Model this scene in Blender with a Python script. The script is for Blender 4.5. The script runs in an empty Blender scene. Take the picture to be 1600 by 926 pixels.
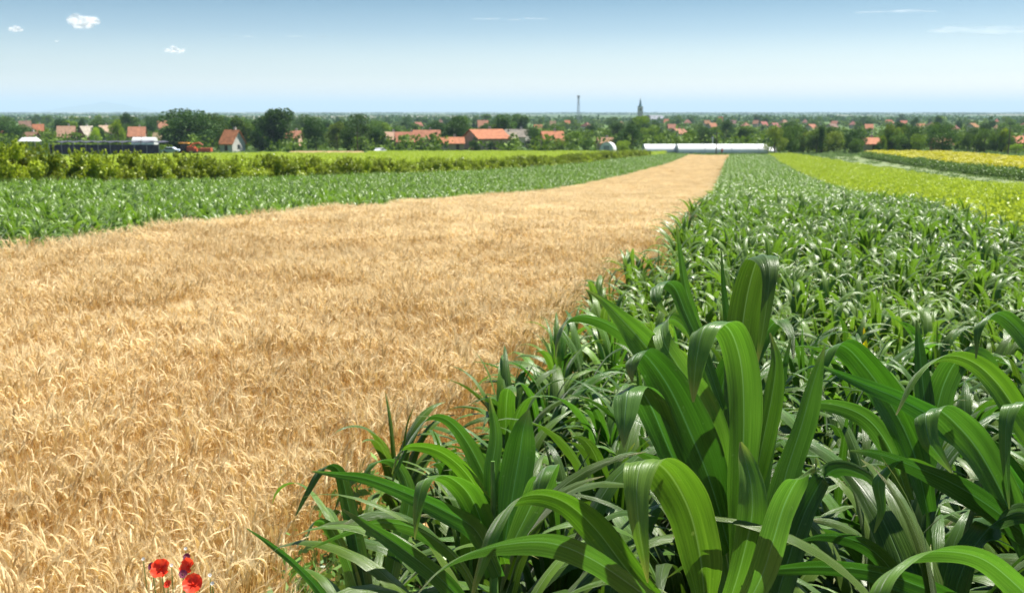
import bpy, math, random
import numpy as np
R = math.radians
S = bpy.context.scene
# ------------------------------------------------------------------ camera, sky, sun, exposure
F, CX, CY, HZ, CAMZ = 1570.0, 800.0, 463.0, 174.0, 2.6      # focal length and horizon in photo pixels
PITCH = math.atan((CY - HZ) / F)
cam = bpy.data.cameras.new('camera'); camo = bpy.data.objects.new('camera', cam)
S.collection.objects.link(camo); S.camera = camo
camo.location = (0, 0, CAMZ); camo.rotation_euler = (R(90) - PITCH, 0, 0)
cam.sensor_width = 36; cam.lens = 36 * F / 1600; cam.clip_start = .05; cam.clip_end = 120000
cam.dof.use_dof = True; cam.dof.focus_distance = 2.35; cam.dof.aperture_fstop = 8
SUN_EL, SUN_AZ = 60, 48          # azimuth clockwise from the view direction (+Y)
w = bpy.data.worlds.new('World'); S.world = w; w.use_nodes = True
nt = w.node_tree; nt.nodes.clear()
out = nt.nodes.new('ShaderNodeOutputWorld'); bg = nt.nodes.new('ShaderNodeBackground')
sky = nt.nodes.new('ShaderNodeTexSky'); sky.sky_type = 'NISHITA'; sky.sun_disc = False
sky.sun_elevation = R(SUN_EL); sky.sun_rotation = R(SUN_AZ)
sky.air_density = 1.0; sky.dust_density = 1.2; sky.ozone_density = 1.6
bg.inputs['Strength'].default_value = .085
_tc = nt.nodes.new('ShaderNodeTexCoord'); _sx = nt.nodes.new('ShaderNodeSeparateXYZ'); nt.links.new(_tc.outputs['Generated'], _sx.inputs[0])
_cr = nt.nodes.new('ShaderNodeValToRGB'); _e = _cr.color_ramp.elements; _e.new(.5); _e.new(.5); _e.new(.5)
for _q, (_p, _k) in zip(_e, [(0, (1.9, 1.62, 1.4)), (.035, (.92, .93, .97)), (.075, (.46, .56, .66)), (.115, (.20, .33, .42)), (.6, (.36, .48, .56))]): _q.position = _p; _q.color = (*_k, 1)
_mx = nt.nodes.new('ShaderNodeMix'); _mx.data_type = 'RGBA'; _mx.blend_type = 'MULTIPLY'; _mx.inputs[0].default_value = 1
nt.links.new(_sx.outputs[2], _cr.inputs[0]); nt.links.new(sky.outputs[0], _mx.inputs[6]); nt.links.new(_cr.outputs[0], _mx.inputs[7]); nt.links.new(_mx.outputs[2], bg.inputs[0])
nt.links.new(bg.outputs[0], out.inputs[0])
sl = bpy.data.lights.new('sun', 'SUN'); sl.energy = 5.0; sl.angle = R(.53); sl.color = (1, .95, .87)
so = bpy.data.objects.new('sun', sl); S.collection.objects.link(so)
so.rotation_euler = (R(90 - SUN_EL), 0, R(180 - SUN_AZ)); so.location = (0, 0, 50)
S.view_settings.view_transform = 'Standard'; S.view_settings.look = 'None'
S.view_settings.gamma = 1; S.view_settings.exposure = 1.25; S.view_settings.use_curve_mapping = False
S.render.engine = 'CYCLES'
cy = S.cycles
cy.max_bounces = 8; cy.diffuse_bounces = 4; cy.glossy_bounces = 2; cy.transmission_bounces = 5
cy.transparent_max_bounces = 6; cy.volume_bounces = 0; cy.caustics_reflective = False; cy.caustics_refractive = False
cy.use_denoising = True; cy.use_adaptive_sampling = True; cy.adaptive_threshold = .01; cy.sample_clamp_indirect = 6

# ------------------------------------------------------------------ the lie of the land
_d = np.array([-20, 0, 15, 20, 26, 38, 52, 80, 111, 160, 220, 300, 500, 1000, 2000, 90000.])
_z = np.array([0, 0, 0, -.3, -.75, -1.55, -2.45, -3.75, -4.9, -6.3, -7.65, -8.9, -10, -11.2, -12, -12.])
def prof(y):
    y = np.asarray(y, float)
    return sum(np.interp(y * k, _d, _z) for k in (.86, .93, 1, 1.07, 1.14)) / 5
def sm(a, b, x):
    t = np.clip((x - a) / (b - a), 0, 1); return t * t * (3 - 2 * t)
def ground(x, y):
    x = np.asarray(x, float); y = np.asarray(y, float)
    left = np.clip(-.8 + .215 * (y - 13) - x, 0, 40)
    z = prof(y) + .025 * left * sm(14, 34, y) * (1 - sm(150, 280, y))
    return z + .5 * (1 - sm(1.6, 4.2, y)) * sm(-1.6, -.6, x)
def gz(x, y): return float(ground(x, y))
_c, _s = math.cos(PITCH), math.sin(PITCH)
def ray(px, py):
    b = -(py - CY) / F
    return np.array([(px - CX) / F, _c + b * _s, -_s + b * _c])
def hit(px, py, h):                     # where the sight line of a photo pixel meets the ground raised by h
    v = ray(px, py); t = np.exp(np.linspace(0, math.log(40000), 6000))
    g = ground(v[0] * t, v[1] * t) + h
    i = int(np.argmax(CAMZ + v[2] * t < g)); return (v[0] * t[i], v[1] * t[i])
def at(px, py, depth):                  # point on the sight line at a depth along the view axis
    return np.array([0, 0, CAMZ]) + ray(px, py) * depth
def line(tab):
    ys = [a for a, b in tab]; xs = [b for a, b in tab]
    def f(y):
        y = np.asarray(y, float); r = np.interp(y, ys, xs)
        r = np.where(y < ys[0], xs[0] + (y - ys[0]) * (xs[1] - xs[0]) / (ys[1] - ys[0]), r)
        return np.where(y > ys[-1], xs[-1] + (y - ys[-1]) * (xs[-1] - xs[-2]) / (ys[-1] - ys[-2]), r)
    return f
WL = line([(-4, -10.4), (13.7, -5.95), (24.4, -3.3), (32.3, -1.9), (49, 1.6), (73, 6.2), (109.5, 14.1), (148, 23), (213, 37.2)])
WR = line([(-4, -2.6), (3, -1.15), (4.3, -.95), (6.2, -.35), (9.8, .75), (15.4, 2.4), (27.2, 5), (54.6, 10.8), (110, 22.4), (216, 46)])
CR = line([(15.2, 7.7), (22.8, 10), (57.8, 19.3), (119, 33.5), (201, 52)])
BR = line([(40, 30), (70.7, 35.9), (81, 38), (102, 42.7), (135, 49.5), (182, 58), (236, 66)])
PR = line([(40, 41), (80, 49), (105, 53.6), (120, 56.2), (160, 64.9), (209, 75)])
SF = line([(60, 76), (118, 80), (187, 91), (236, 99)])
SL = line([(30, -29), (42, -20), (58, -16.5), (75, -12), (92, -5.5), (136, 8.4), (180, 20), (205, 27.5)])
YEND = 218.

# ------------------------------------------------------------------ helpers
C = S.collection
def tag(o, label=None, cat=None, group=None, kind=None):
    if label: o['label'] = label
    if cat: o['category'] = cat
    if group: o['group'] = group
    if kind: o['kind'] = kind
    return o
def empty(name, loc, rz=0, label=None, cat=None, group=None):
    o = bpy.data.objects.new(name, None); C.objects.link(o); o.empty_display_size = .1
    o.location = [float(c) for c in loc]; o.rotation_euler = (0, 0, rz); return tag(o, label, cat, group)
def mesh(name, V, Q, uv=None, mi=None, smooth=False):
    """V (n,3), Q (m,4) quads or (m,3) triangles, uv per vertex, mi per face."""
    V = np.asarray(V, np.float32); Q = np.asarray(Q, np.int32); me = bpy.data.meshes.new(name)
    k = Q.shape[1]; me.vertices.add(len(V)); me.vertices.foreach_set('co', V.ravel())
    me.loops.add(Q.size); me.loops.foreach_set('vertex_index', Q.ravel())
    me.polygons.add(len(Q)); me.polygons.foreach_set('loop_start', np.arange(0, Q.size, k, dtype=np.int32))
    me.polygons.foreach_set('loop_total', np.full(len(Q), k, np.int32))
    me.polygons.foreach_set('use_smooth', np.full(len(Q), smooth))
    if mi is not None: me.polygons.foreach_set('material_index', np.asarray(mi, np.int32))
    if uv is not None:
        l = me.uv_layers.new(name='UVMap'); l.data.foreach_set('uv', np.asarray(uv, np.float32)[Q.ravel()].ravel())
    me.update(calc_edges=True); me.validate(); return me
def obj(name, me, mats, parent=None, loc=None):
    o = bpy.data.objects.new(name, me); C.objects.link(o)
    for m in (mats if isinstance(mats, (list, tuple)) else [mats]):
        if m and m.name not in [x.name for x in me.materials if x]: me.materials.append(m)
    if parent: o.parent = parent
    if loc is not None: o.location = [float(c) for c in loc]
    return o
class MB:
    """collects shapes, builds them as one mesh object (quads)"""
    def __init__(s): s.v = []; s.f = []; s.n = 0
    def add(s, V, Q):
        V = np.asarray(V, float); Q = np.asarray(Q, int)
        if Q.shape[1] == 3: Q = np.c_[Q, Q[:, 2]]
        s.v.append(V); s.f.append(Q + s.n); s.n += len(V); return s
    def box(s, c, d, rz=0):
        x, y, z = [q / 2 for q in d]; V = np.array([(i * x, j * y, k * z) for k in (-1, 1) for j in (-1, 1) for i in (-1, 1)])
        ca, sa = math.cos(rz), math.sin(rz)
        V = np.c_[V[:, 0] * ca - V[:, 1] * sa, V[:, 0] * sa + V[:, 1] * ca, V[:, 2]] + np.array(c)
        return s.add(V, [(0, 2, 3, 1), (4, 5, 7, 6), (0, 1, 5, 4), (2, 6, 7, 3), (0, 4, 6, 2), (1, 3, 7, 5)])
    def tube(s, P, r, n=8, cap=True):
        P = np.asarray(P, float); m = len(P); r = np.broadcast_to(r, m)
        T = np.gradient(P, axis=0); T /= np.linalg.norm(T, axis=1)[:, None] + 1e-9
        ref = np.array([0, 0, 1.]) if abs(T[0, 2]) < .9 else np.array([1., 0, 0])
        A = np.cross(T, ref); A /= np.linalg.norm(A, axis=1)[:, None] + 1e-9; B = np.cross(T, A)
        a = np.arange(n) * 2 * math.pi / n
        V = (P[:, None] + r[:, None, None] * (np.cos(a)[None, :, None] * A[:, None] + np.sin(a)[None, :, None] * B[:, None])).reshape(-1, 3)
        Q = [(i * n + j, i * n + (j + 1) % n, (i + 1) * n + (j + 1) % n, (i + 1) * n + j) for i in range(m - 1) for j in range(n)]
        s.add(V, Q)
        if cap:
            for i in (0, m - 1):
                s.add(np.r_[V[i * n:(i + 1) * n], [P[i]]], [(j, (j + 1) % n, n) for j in range(n)])
        return s
    def poly(s, V):                                  # a quad sheet
        return s.add(V, [(0, 1, 2, 3)])
    def build(s, name, mat, parent=None, loc=None, smooth=False):
        V = np.concatenate(s.v); Q = np.concatenate(s.f); me = bpy.data.meshes.new(name)
        fs = [tuple(dict.fromkeys(q)) for q in Q.tolist()]
        me.from_pydata(V.tolist(), [], [f for f in fs if len(f) > 2]); me.update()
        if smooth: me.polygons.foreach_set('use_smooth', np.ones(len(me.polygons), bool))
        return obj(name, me, mat, parent, loc)

# ------------------------------------------------------------------ materials
def new_mat(name):
    m = bpy.data.materials.new(name); m.use_nodes = True; t = m.node_tree; t.nodes.clear()
    o = t.nodes.new('ShaderNodeOutputMaterial'); return m, t, o
def nd(t, typ, **kw):
    n = t.nodes.new(typ)
    for k, v in kw.items():
        if k.startswith('i_'):
            key = k[2:]; n.inputs[int(key) if key.isdigit() else key.replace('_', ' ')].default_value = v
        else: setattr(n, k, v)
    return n
def ramp(t, src, stops):
    r = t.nodes.new('ShaderNodeValToRGB'); e = r.color_ramp.elements
    while len(e) < len(stops): e.new(.5)
    for q, (p, c) in zip(e, stops): q.position = p; q.color = (*c, 1)
    t.links.new(src, r.inputs[0]); return r.outputs[0]
def mixc(t, fac, a, b, mode='MIX'):
    m = t.nodes.new('ShaderNodeMix'); m.data_type = 'RGBA'; m.blend_type = mode
    for sock, v in ((m.inputs[0], fac), (m.inputs[6], a), (m.inputs[7], b)):
        if hasattr(v, 'links') or isinstance(v, bpy.types.NodeSocket): t.links.new(v, sock)
        else: sock.default_value = v if isinstance(v, (int, float)) else (*v, 1)
    return m.outputs[2]
def math_(t, op, a, b=0.0, clamp=False):
    m = t.nodes.new('ShaderNodeMath'); m.operation = op; m.use_clamp = clamp
    for sock, v in zip(m.inputs, (a, b)):
        if isinstance(v, bpy.types.NodeSocket): t.links.new(v, sock)
        else: sock.default_value = v
    return m.outputs[0]
def plain(name, col, rough=.8, var=.12, scale=3.0, spec=.3, bump=.0, metal=0.):
    m, t, o = new_mat(name); p = nd(t, 'ShaderNodeBsdfPrincipled', i_Roughness=rough, i_Metallic=metal)
    p.inputs['Specular IOR Level'].default_value = spec
    tc = nd(t, 'ShaderNodeTexCoord'); n = nd(t, 'ShaderNodeTexNoise', i_Scale=scale, i_Detail=5.0)
    t.links.new(tc.outputs['Object'], n.inputs['Vector'])
    lo = [c * (1 - var * 2) for c in col]; hi = [min(1, c * (1 + var)) for c in col]
    c = ramp(t, n.outputs[0], [(.3, lo), (.7, hi)])
    oi = nd(t, 'ShaderNodeObjectInfo'); c = mixc(t, 1.0, c, oi.outputs['Color'], 'MULTIPLY')
    t.links.new(c, p.inputs['Base Color'])
    if bump:
        b = nd(t, 'ShaderNodeBump', i_Strength=bump); t.links.new(n.outputs[0], b.inputs['Height']); t.links.new(b.outputs[0], p.inputs['Normal'])
    t.links.new(p.outputs[0], o.inputs[0]); return m
def leafy(name, lo, hi, trans, rough=.5, tfac=.3, spec=.4, per='island', nscale=.5, namp=.4):
    """foliage made of many small faces: colour differs from leaf to leaf, clump to clump and plant to plant"""
    m, t, o = new_mat(name); g = nd(t, 'ShaderNodeNewGeometry'); oi = nd(t, 'ShaderNodeObjectInfo')
    n = nd(t, 'ShaderNodeTexNoise', i_Scale=nscale, i_Detail=2.0); t.links.new(g.outputs['Position'], n.inputs['Vector'])
    v = math_(t, 'ADD', math_(t, 'MULTIPLY', g.outputs['Random Per Island'], .5), math_(t, 'MULTIPLY', oi.outputs['Random'], .25))
    v = math_(t, 'ADD', v, math_(t, 'MULTIPLY', math_(t, 'SUBTRACT', n.outputs[0], .5), namp * 2.0))
    c = ramp(t, math_(t, 'ADD', v, .12), [(.1, lo), (.9, hi)])
    c = mixc(t, 1.0, c, oi.outputs['Color'], 'MULTIPLY')
    p = nd(t, 'ShaderNodeBsdfPrincipled', i_Roughness=rough); p.inputs['Specular IOR Level'].default_value = spec
    t.links.new(c, p.inputs['Base Color'])
    tr = nd(t, 'ShaderNodeBsdfTranslucent'); t.links.new(mixc(t, 1.0, mixc(t, .6, c, trans), oi.outputs['Color'], 'MULTIPLY'), tr.inputs[0])
    mx = nd(t, 'ShaderNodeMixShader', i_0=tfac); t.links.new(p.outputs[0], mx.inputs[1]); t.links.new(tr.outputs[0], mx.inputs[2])
    t.links.new(mx.outputs[0], o.inputs[0]); return m

def maize_leaf_mat(name):
    m, t, o = new_mat(name); uv = nd(t, 'ShaderNodeUVMap'); uv.uv_map = 'UVMap'; sx = nd(t, 'ShaderNodeSeparateXYZ'); t.links.new(uv.outputs[0], sx.inputs[0])
    g = nd(t, 'ShaderNodeNewGeometry'); oi = nd(t, 'ShaderNodeObjectInfo')
    cb = nd(t, 'ShaderNodeCombineXYZ'); t.links.new(math_(t, 'MULTIPLY', sx.outputs[0], 26), cb.inputs[0]); t.links.new(math_(t, 'MULTIPLY', sx.outputs[1], .35), cb.inputs[1])
    t.links.new(math_(t, 'MULTIPLY', g.outputs['Random Per Island'], 90), cb.inputs[2])
    vn = nd(t, 'ShaderNodeTexNoise', i_Scale=1.0, i_Detail=2.5, i_Roughness=.7); t.links.new(cb.outputs[0], vn.inputs['Vector'])
    bn = nd(t, 'ShaderNodeTexNoise', i_Scale=5.0, i_Detail=3.0); t.links.new(g.outputs['Position'], bn.inputs['Vector'])
    a = math_(t, 'ADD', math_(t, 'MULTIPLY', math_(t, 'SUBTRACT', vn.outputs[0], .5), 1.25), math_(t, 'MULTIPLY', bn.outputs[0], .5))
    a = math_(t, 'ADD', a, math_(t, 'MULTIPLY', g.outputs['Random Per Island'], .32))
    a = math_(t, 'ADD', a, math_(t, 'MULTIPLY', oi.outputs['Random'], .18))
    col = ramp(t, a, [(.05, (.05, .10, .014)), (.5, (.118, .205, .025)), (.95, (.205, .305, .05))])
    dist = math_(t, 'ABSOLUTE', math_(t, 'SUBTRACT', sx.outputs[0], .5))
    rib = math_(t, 'SUBTRACT', 1, math_(t, 'MULTIPLY', dist, 34), True)
    col = mixc(t, math_(t, 'MULTIPLY', rib, .8), col, (.30, .40, .2))
    edge = math_(t, 'SUBTRACT', math_(t, 'MULTIPLY', dist, 40), 19.1, True)
    col = mixc(t, math_(t, 'MULTIPLY', edge, .5), col, (.3, .36, .1))
    fl = nd(t, 'ShaderNodeTexNoise', i_Scale=70.0, i_Detail=1.0); t.links.new(g.outputs['Position'], fl.inputs['Vector'])
    spot = math_(t, 'MULTIPLY', math_(t, 'SUBTRACT', fl.outputs[0], .72, True), 4.0, True)
    col = mixc(t, spot, col, (.35, .38, .16))
    tipf = math_(t, 'SUBTRACT', math_(t, 'ADD', .55, math_(t, 'MULTIPLY', bn.outputs[0], .3)), math_(t, 'MULTIPLY', sx.outputs[1], 1.6), True)
    col = mixc(t, tipf, col, (.42, .33, .12))
    col = mixc(t, 1.0, col, oi.outputs['Color'], 'MULTIPLY')
    p = nd(t, 'ShaderNodeBsdfPrincipled'); p.inputs['Specular IOR Level'].default_value = .34
    t.links.new(ramp(t, bn.outputs[0], [(.3, (.27,) * 3), (.7, (.38,) * 3)]), p.inputs['Roughness'])
    t.links.new(col, p.inputs['Base Color'])
    p.inputs['Sheen Weight'].default_value = .18; p.inputs['Sheen Roughness'].default_value = .35
    b = nd(t, 'ShaderNodeBump', i_Strength=.6, i_Distance=.003)
    t.links.new(math_(t, 'ADD', vn.outputs[0], math_(t, 'MULTIPLY', rib, .8)), b.inputs['Height']); t.links.new(b.outputs[0], p.inputs['Normal'])
    tr = nd(t, 'ShaderNodeBsdfTranslucent'); t.links.new(mixc(t, 1.0, mixc(t, 1.0, col, (1.5, 1.7, .8), 'MULTIPLY'), oi.outputs['Color'], 'MULTIPLY'), tr.inputs[0])
    mx = nd(t, 'ShaderNodeMixShader', i_0=.30); t.links.new(p.outputs[0], mx.inputs[1]); t.links.new(tr.outputs[0], mx.inputs[2])
    t.links.new(mx.outputs[0], o.inputs[0]); return m
M = {}
M['maize'] = maize_leaf_mat('maize_leaf')
M['stalk'] = plain('maize_stalk', (.12, .24, .05), .5, .25, 20)
M['ear'] = leafy('wheat_ear', (.45, .31, .11), (.96, .82, .52), (.98, .84, .52), .5, .45, .35, namp=.25, nscale=.35)
M['straw'] = leafy('wheat_straw', (.34, .21, .05), (.68, .48, .19), (.85, .58, .2), .55, .35, .3, namp=.2)
M['shrub'] = leafy('shrub_leaves', (.06, .11, .012), (.42, .50, .035), (.45, .55, .03), .45, .3, .35, nscale=.7, namp=.3)
M['bright'] = leafy('young_crop_leaves', (.27, .37, .02), (.45, .55, .04), (.5, .58, .04), .45, .3, .35, nscale=.15, namp=.2)
M['tree'] = leafy('tree_leaves', (.016, .045, .008), (.14, .24, .026), (.14, .25, .02), .6, .22, .12, nscale=.25, namp=.35)
M['weed'] = leafy('weed_leaves', (.06, .15, .03), (.2, .33, .06), (.3, .4, .05), .4, .25)
M['petal_y'] = leafy('sunflower_petals', (.40, .38, .005), (.54, .50, .01), (.5, .48, .01), .6, .3)
M['dark_leaf'] = leafy('sunflower_leaves', (.07, .15, .02), (.16, .28, .04), (.2, .3, .03), .5, .2)
M['bark'] = plain('bark', (.11, .08, .055), .9, .3, 6, bump=.4)
M['roof'] = plain('clay_tiles', (.30, .122, .062), .85, .2, 1.3)
M['wall'] = plain('rendered_wall', (.5, .47, .42), .85, .1, .8)
M['glass'] = plain('window_glass', (.04, .05, .06), .15, .1, 1, spec=.6)
M['timber'] = plain('dark_timber', (.12, .07, .045), .8, .2, 4)
M['white'] = plain('white_plastic', (.66, .67, .66), .45, .04, .6)
M['net'] = plain('black_shade_net', (.05, .052, .075), .8, .25, 1.2)
M['metal'] = plain('grey_metal', (.34, .35, .36), .5, .15, 2, metal=.5)
M['slate'] = plain('slate', (.17, .19, .23), .6, .15, 1)
M['copper'] = plain('green_copper', (.05, .16, .18), .6, .15, 1)
M['stone'] = plain('church_render', (.6, .5, .43), .9, .12, .5)
M['red'] = plain('red_paint', (.6, .12, .05), .4, .1, 1)
M['orange'] = plain('orange_paint', (.75, .33, .05), .45, .1, 1)
M['rubber'] = plain('tyre_rubber', (.03, .03, .03), .8, .1, 3)
M['cloth'] = plain('cloth', (1, 1, 1), .9, .1, 8)
M['skin'] = plain('skin', (.5, .3, .2), .6, .05, 8)
M['poppy'] = leafy('poppy_petal', (.85, .04, .015), (.95, .09, .03), (.95, .12, .04), .5, .35)
M['purple'] = leafy('purple_petal', (.16, .015, .05), (.38, .08, .16), (.4, .08, .15), .6, .25)
M['white_petal'] = leafy('white_petal', (.7, .7, .65), (.85, .85, .8), (.8, .8, .7), .6, .25)
M['dry'] = plain('dry_leaf', (.55, .33, .2), .8, .3, 20)

def ground_mat():
    m, t, o = new_mat('ground'); g = nd(t, 'ShaderNodeNewGeometry'); sx = nd(t, 'ShaderNodeSeparateXYZ'); t.links.new(g.outputs['Position'], sx.inputs[0])
    def noise(scale, det=5, ysc=1.):
        mp = nd(t, 'ShaderNodeMapping'); mp.inputs['Scale'].default_value = (scale, scale * ysc, scale); t.links.new(g.outputs['Position'], mp.inputs[0])
        n = nd(t, 'ShaderNodeTexNoise', i_Scale=1.0, i_Detail=float(det)); t.links.new(mp.outputs[0], n.inputs['Vector']); return n.outputs[0]
    soil = ramp(t, noise(6), [(.3, (.05, .035, .022)), (.7, (.14, .1, .065))])
    grass = ramp(t, noise(.15), [(.3, (.045, .085, .02)), (.7, (.10, .16, .035))])
    mp = nd(t, 'ShaderNodeMapping'); mp.inputs['Scale'].default_value = (1 / 900, 1 / 1300, 0); t.links.new(g.outputs['Position'], mp.inputs[0])
    vo = nd(t, 'ShaderNodeTexVoronoi', i_Scale=1.0); vo.distance = 'CHEBYCHEV'; t.links.new(mp.outputs[0], vo.inputs['Vector'])
    sv = nd(t, 'ShaderNodeSeparateColor'); t.links.new(vo.outputs['Color'], sv.inputs[0])
    plots = ramp(t, sv.outputs[0], [(.0, (.03, .07, .025)), (.35, (.06, .11, .035)), (.55, (.19, .17, .11)), (.7, (.04, .08, .03)), (.9, (.2, .18, .12))])
    f1 = math_(t, 'MULTIPLY', math_(t, 'SUBTRACT', sx.outputs[1], 212), .1, True)
    f2 = math_(t, 'MULTIPLY', math_(t, 'SUBTRACT', sx.outputs[1], 1500), .001, True)
    c = mixc(t, f2, mixc(t, f1, soil, grass), plots)
    p = nd(t, 'ShaderNodeBsdfPrincipled', i_Roughness=.95); p.inputs['Specular IOR Level'].default_value = .1
    t.links.new(c, p.inputs['Base Color']); t.links.new(p.outputs[0], o.inputs[0]); return m
M['ground'] = ground_mat()
M['straw_soil'] = plain('straw_littered_soil', (.6, .42, .2), .95, .2, 5, spec=.1)
M['crop_soil'] = plain('crop_soil', (.10, .075, .045), .95, .25, 7, spec=.1, bump=.5)
M['green_soil'] = plain('weedy_soil', (.2, .28, .04), .95, .15, 2, spec=.1)
M['track'] = plain('mown_track', (.17, .21, .10), .95, .15, .6, spec=.1)
M['meadow'] = plain('green_meadow', (.15, .29, .05), .95, .12, .4, spec=.1)

# ------------------------------------------------------------------ ground and field sheets
xs = np.unique(np.r_[-np.geomspace(60, 45000, 26), np.linspace(-58, 100, 80), np.geomspace(104, 45000, 26)])
ys = np.unique(np.r_[-45000, -3000, -200, np.arange(-20, 8, .5), np.arange(8, 60, 1.5), np.arange(60, 330, 6), np.geomspace(340, 45000, 60)])
X, Y = np.meshgrid(xs, ys); Z = ground(X, Y)
def gridq(ny, nx): i = np.arange((ny - 1) * (nx - 1)); r = i // (nx - 1); c = i % (nx - 1); b = r * nx + c; return np.c_[b, b + 1, b + nx + 1, b + nx]
go = obj('ground', mesh('ground', np.c_[X.ravel(), Y.ravel(), Z.ravel()], gridq(*X.shape), smooth=True), M['ground']); tag(go, kind='structure')
def sheet(name, mat, a, b, y0, y1, lift, n=24):
    yy = np.unique(np.r_[np.arange(y0, min(y1, 60), .75), np.arange(max(y0, 60), y1, 3), y1]); u = np.linspace(0, 1, n)
    A, B = a(yy), b(yy); XX = A[:, None] + (B - A)[:, None] * u; YY = np.repeat(yy[:, None], n, 1)
    return tag(obj(name, mesh(name, np.c_[XX.ravel(), YY.ravel(), (ground(XX, YY) + lift).ravel()], gridq(len(yy), n), smooth=True), mat), kind='structure')
sheet('wheat_field', M['straw_soil'], WL, WR, -3, YEND, .06)
sheet('maize_field', M['crop_soil'], WR, CR, -3, YEND, .05)
sheet('left_maize_field', M['crop_soil'], SL, WL, 31, YEND, .05)
sheet('young_crop_field', M['green_soil'], CR, BR, 45, 236, .07)
sheet('track', M['track'], BR, PR, 48, 236, .09)
sheet('flower_field', M['green_soil'], PR, SF, 62, 236, .07)
sheet('meadow', M['meadow'], SF, lambda y: SF(y) + 70, 90, 245, .08)
def bfl(y): return SL(y) + 2
sheet('left_crop_field', M['green_soil'], lambda y: bfl(y) - 85, bfl, 60, 250, .08)

# ------------------------------------------------------------------ leaves and plants
def ribbon(P, Sd, W, fold=.25, wave=0., seed=0, cols=5, v0=0.):
    P = np.asarray(P, float); n = len(P); T = np.gradient(P, axis=0); ln = np.linalg.norm(T, axis=1)[:, None] + 1e-9; T = T / ln
    Sd = Sd - (Sd * T).sum(1)[:, None] * T; Sd /= np.linalg.norm(Sd, axis=1)[:, None] + 1e-9
    N = np.cross(Sd, T); s = np.r_[0, np.cumsum(np.linalg.norm(np.diff(P, axis=0), axis=1))]
    rs = np.random.RandomState(seed); ph = rs.rand(2) * 6.28; fr = 16 + 14 * rs.rand(2)
    u = np.linspace(-1, 1, cols); V = np.empty((n, cols, 3)); W = np.asarray(W)
    for k, uu in enumerate(u):
        sd = 0 if uu < 0 else 1; env = np.minimum(1, W / (W.max() + 1e-9))
        off = fold * abs(uu) * W / 2 + (.012 * W * math.cos(uu * 9 + ph[0]) if cols > 5 else 0) + wave * W.max() * abs(uu) ** 2 * np.sin(s * fr[sd] + ph[sd]) * env
        V[:, k] = P + Sd * (uu * W / 2)[:, None] * (1 - .5 * fold * fold) + N * off[:, None]
    uv = np.stack([np.repeat((u[None] + 1) / 2, n, 0), np.repeat(((s[-1] - s) / .1 + v0)[:, None], cols, 1)], -1)
    return V.reshape(-1, 3), gridq(n, cols), uv.reshape(-1, 2)
def merge(parts):
    V, Q, U, n = [], [], [], 0
    for v, q, u in parts: V.append(v); Q.append(q + n); U.append(u); n += len(v)
    return np.concatenate(V), np.concatenate(Q), np.concatenate(U)
def arc_leaf(rs, hb, az, L, Wm, th0, droop, n=15, cols=5, pw=1.5, wave=.07):
    s = np.linspace(0, 1, n); el = R(th0) - R(droop) * s ** pw; a = az + (rs.rand() - .5) * .7 * s
    d = np.c_[np.cos(el) * np.cos(a), np.cos(el) * np.sin(a), np.sin(el)] * (L / (n - 1))
    P = np.r_[[[0, 0, 0]], np.cumsum((d[1:] + d[:-1]) / 2, 0)] + np.array([math.cos(az) * .012, math.sin(az) * .012, hb])
    tw = (rs.rand() - .5) * 1.5 * s; side = np.c_[-np.sin(a), np.cos(a), np.zeros(n)]
    up = np.cross(side, d); up /= np.linalg.norm(up, axis=1)[:, None]
    Sd = side * np.cos(tw)[:, None] + up * np.sin(tw)[:, None]
    W = Wm * np.minimum(.5 + 1.5 * s, 1) * np.maximum(1 - s ** 2.3, 0) ** .9 + .001
    return ribbon(P, Sd, W, .28, wave, rs.randint(1 << 30), cols)
def maize_leaves(seed, H=1.25, hi=True, lk=1.):
    rs = np.random.RandomState(seed); n, cols = (16, 5) if hi else (8, 3); az0 = rs.rand() * 6.28; L = []
    k = 13 if hi else 11
    for i in range(k):
        f = i / (k - 1); az = az0 + (i % 2) * math.pi + rs.randn() * .55
        hb = H * (.16 + .5 * f) ; ln = (.62 + .30 * math.sin(math.pi * min(1, f * .9 + .1))) * (.85 + .3 * rs.rand()) * lk
        L.append(arc_leaf(rs, hb, az, ln, (.058 + .034 * rs.rand()), 68 + 16 * f + rs.randn() * 6, (155 - 65 * f ** 2) * (.75 + .5 * rs.rand()), n, cols, 1.2 + rs.rand() * 1.2))
    for i in range(2):
        L.append(arc_leaf(rs, H * .6, rs.rand() * 6.28, .5 * (.8 + .4 * rs.rand()), .03, 86, 25 + rs.rand() * 50, n, cols, 3))
    return L
def stalk_mb(H, r=.013): return MB().tube([(0, 0, -.03), (0, 0, H * .25), (.004, 0, H * .5), (0, 0, H * .78)], [r, r, r * .85, r * .4], 8)
rng = np.random.RandomState(7)
FR = 8.3                                  # maize plants per square metre
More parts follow.
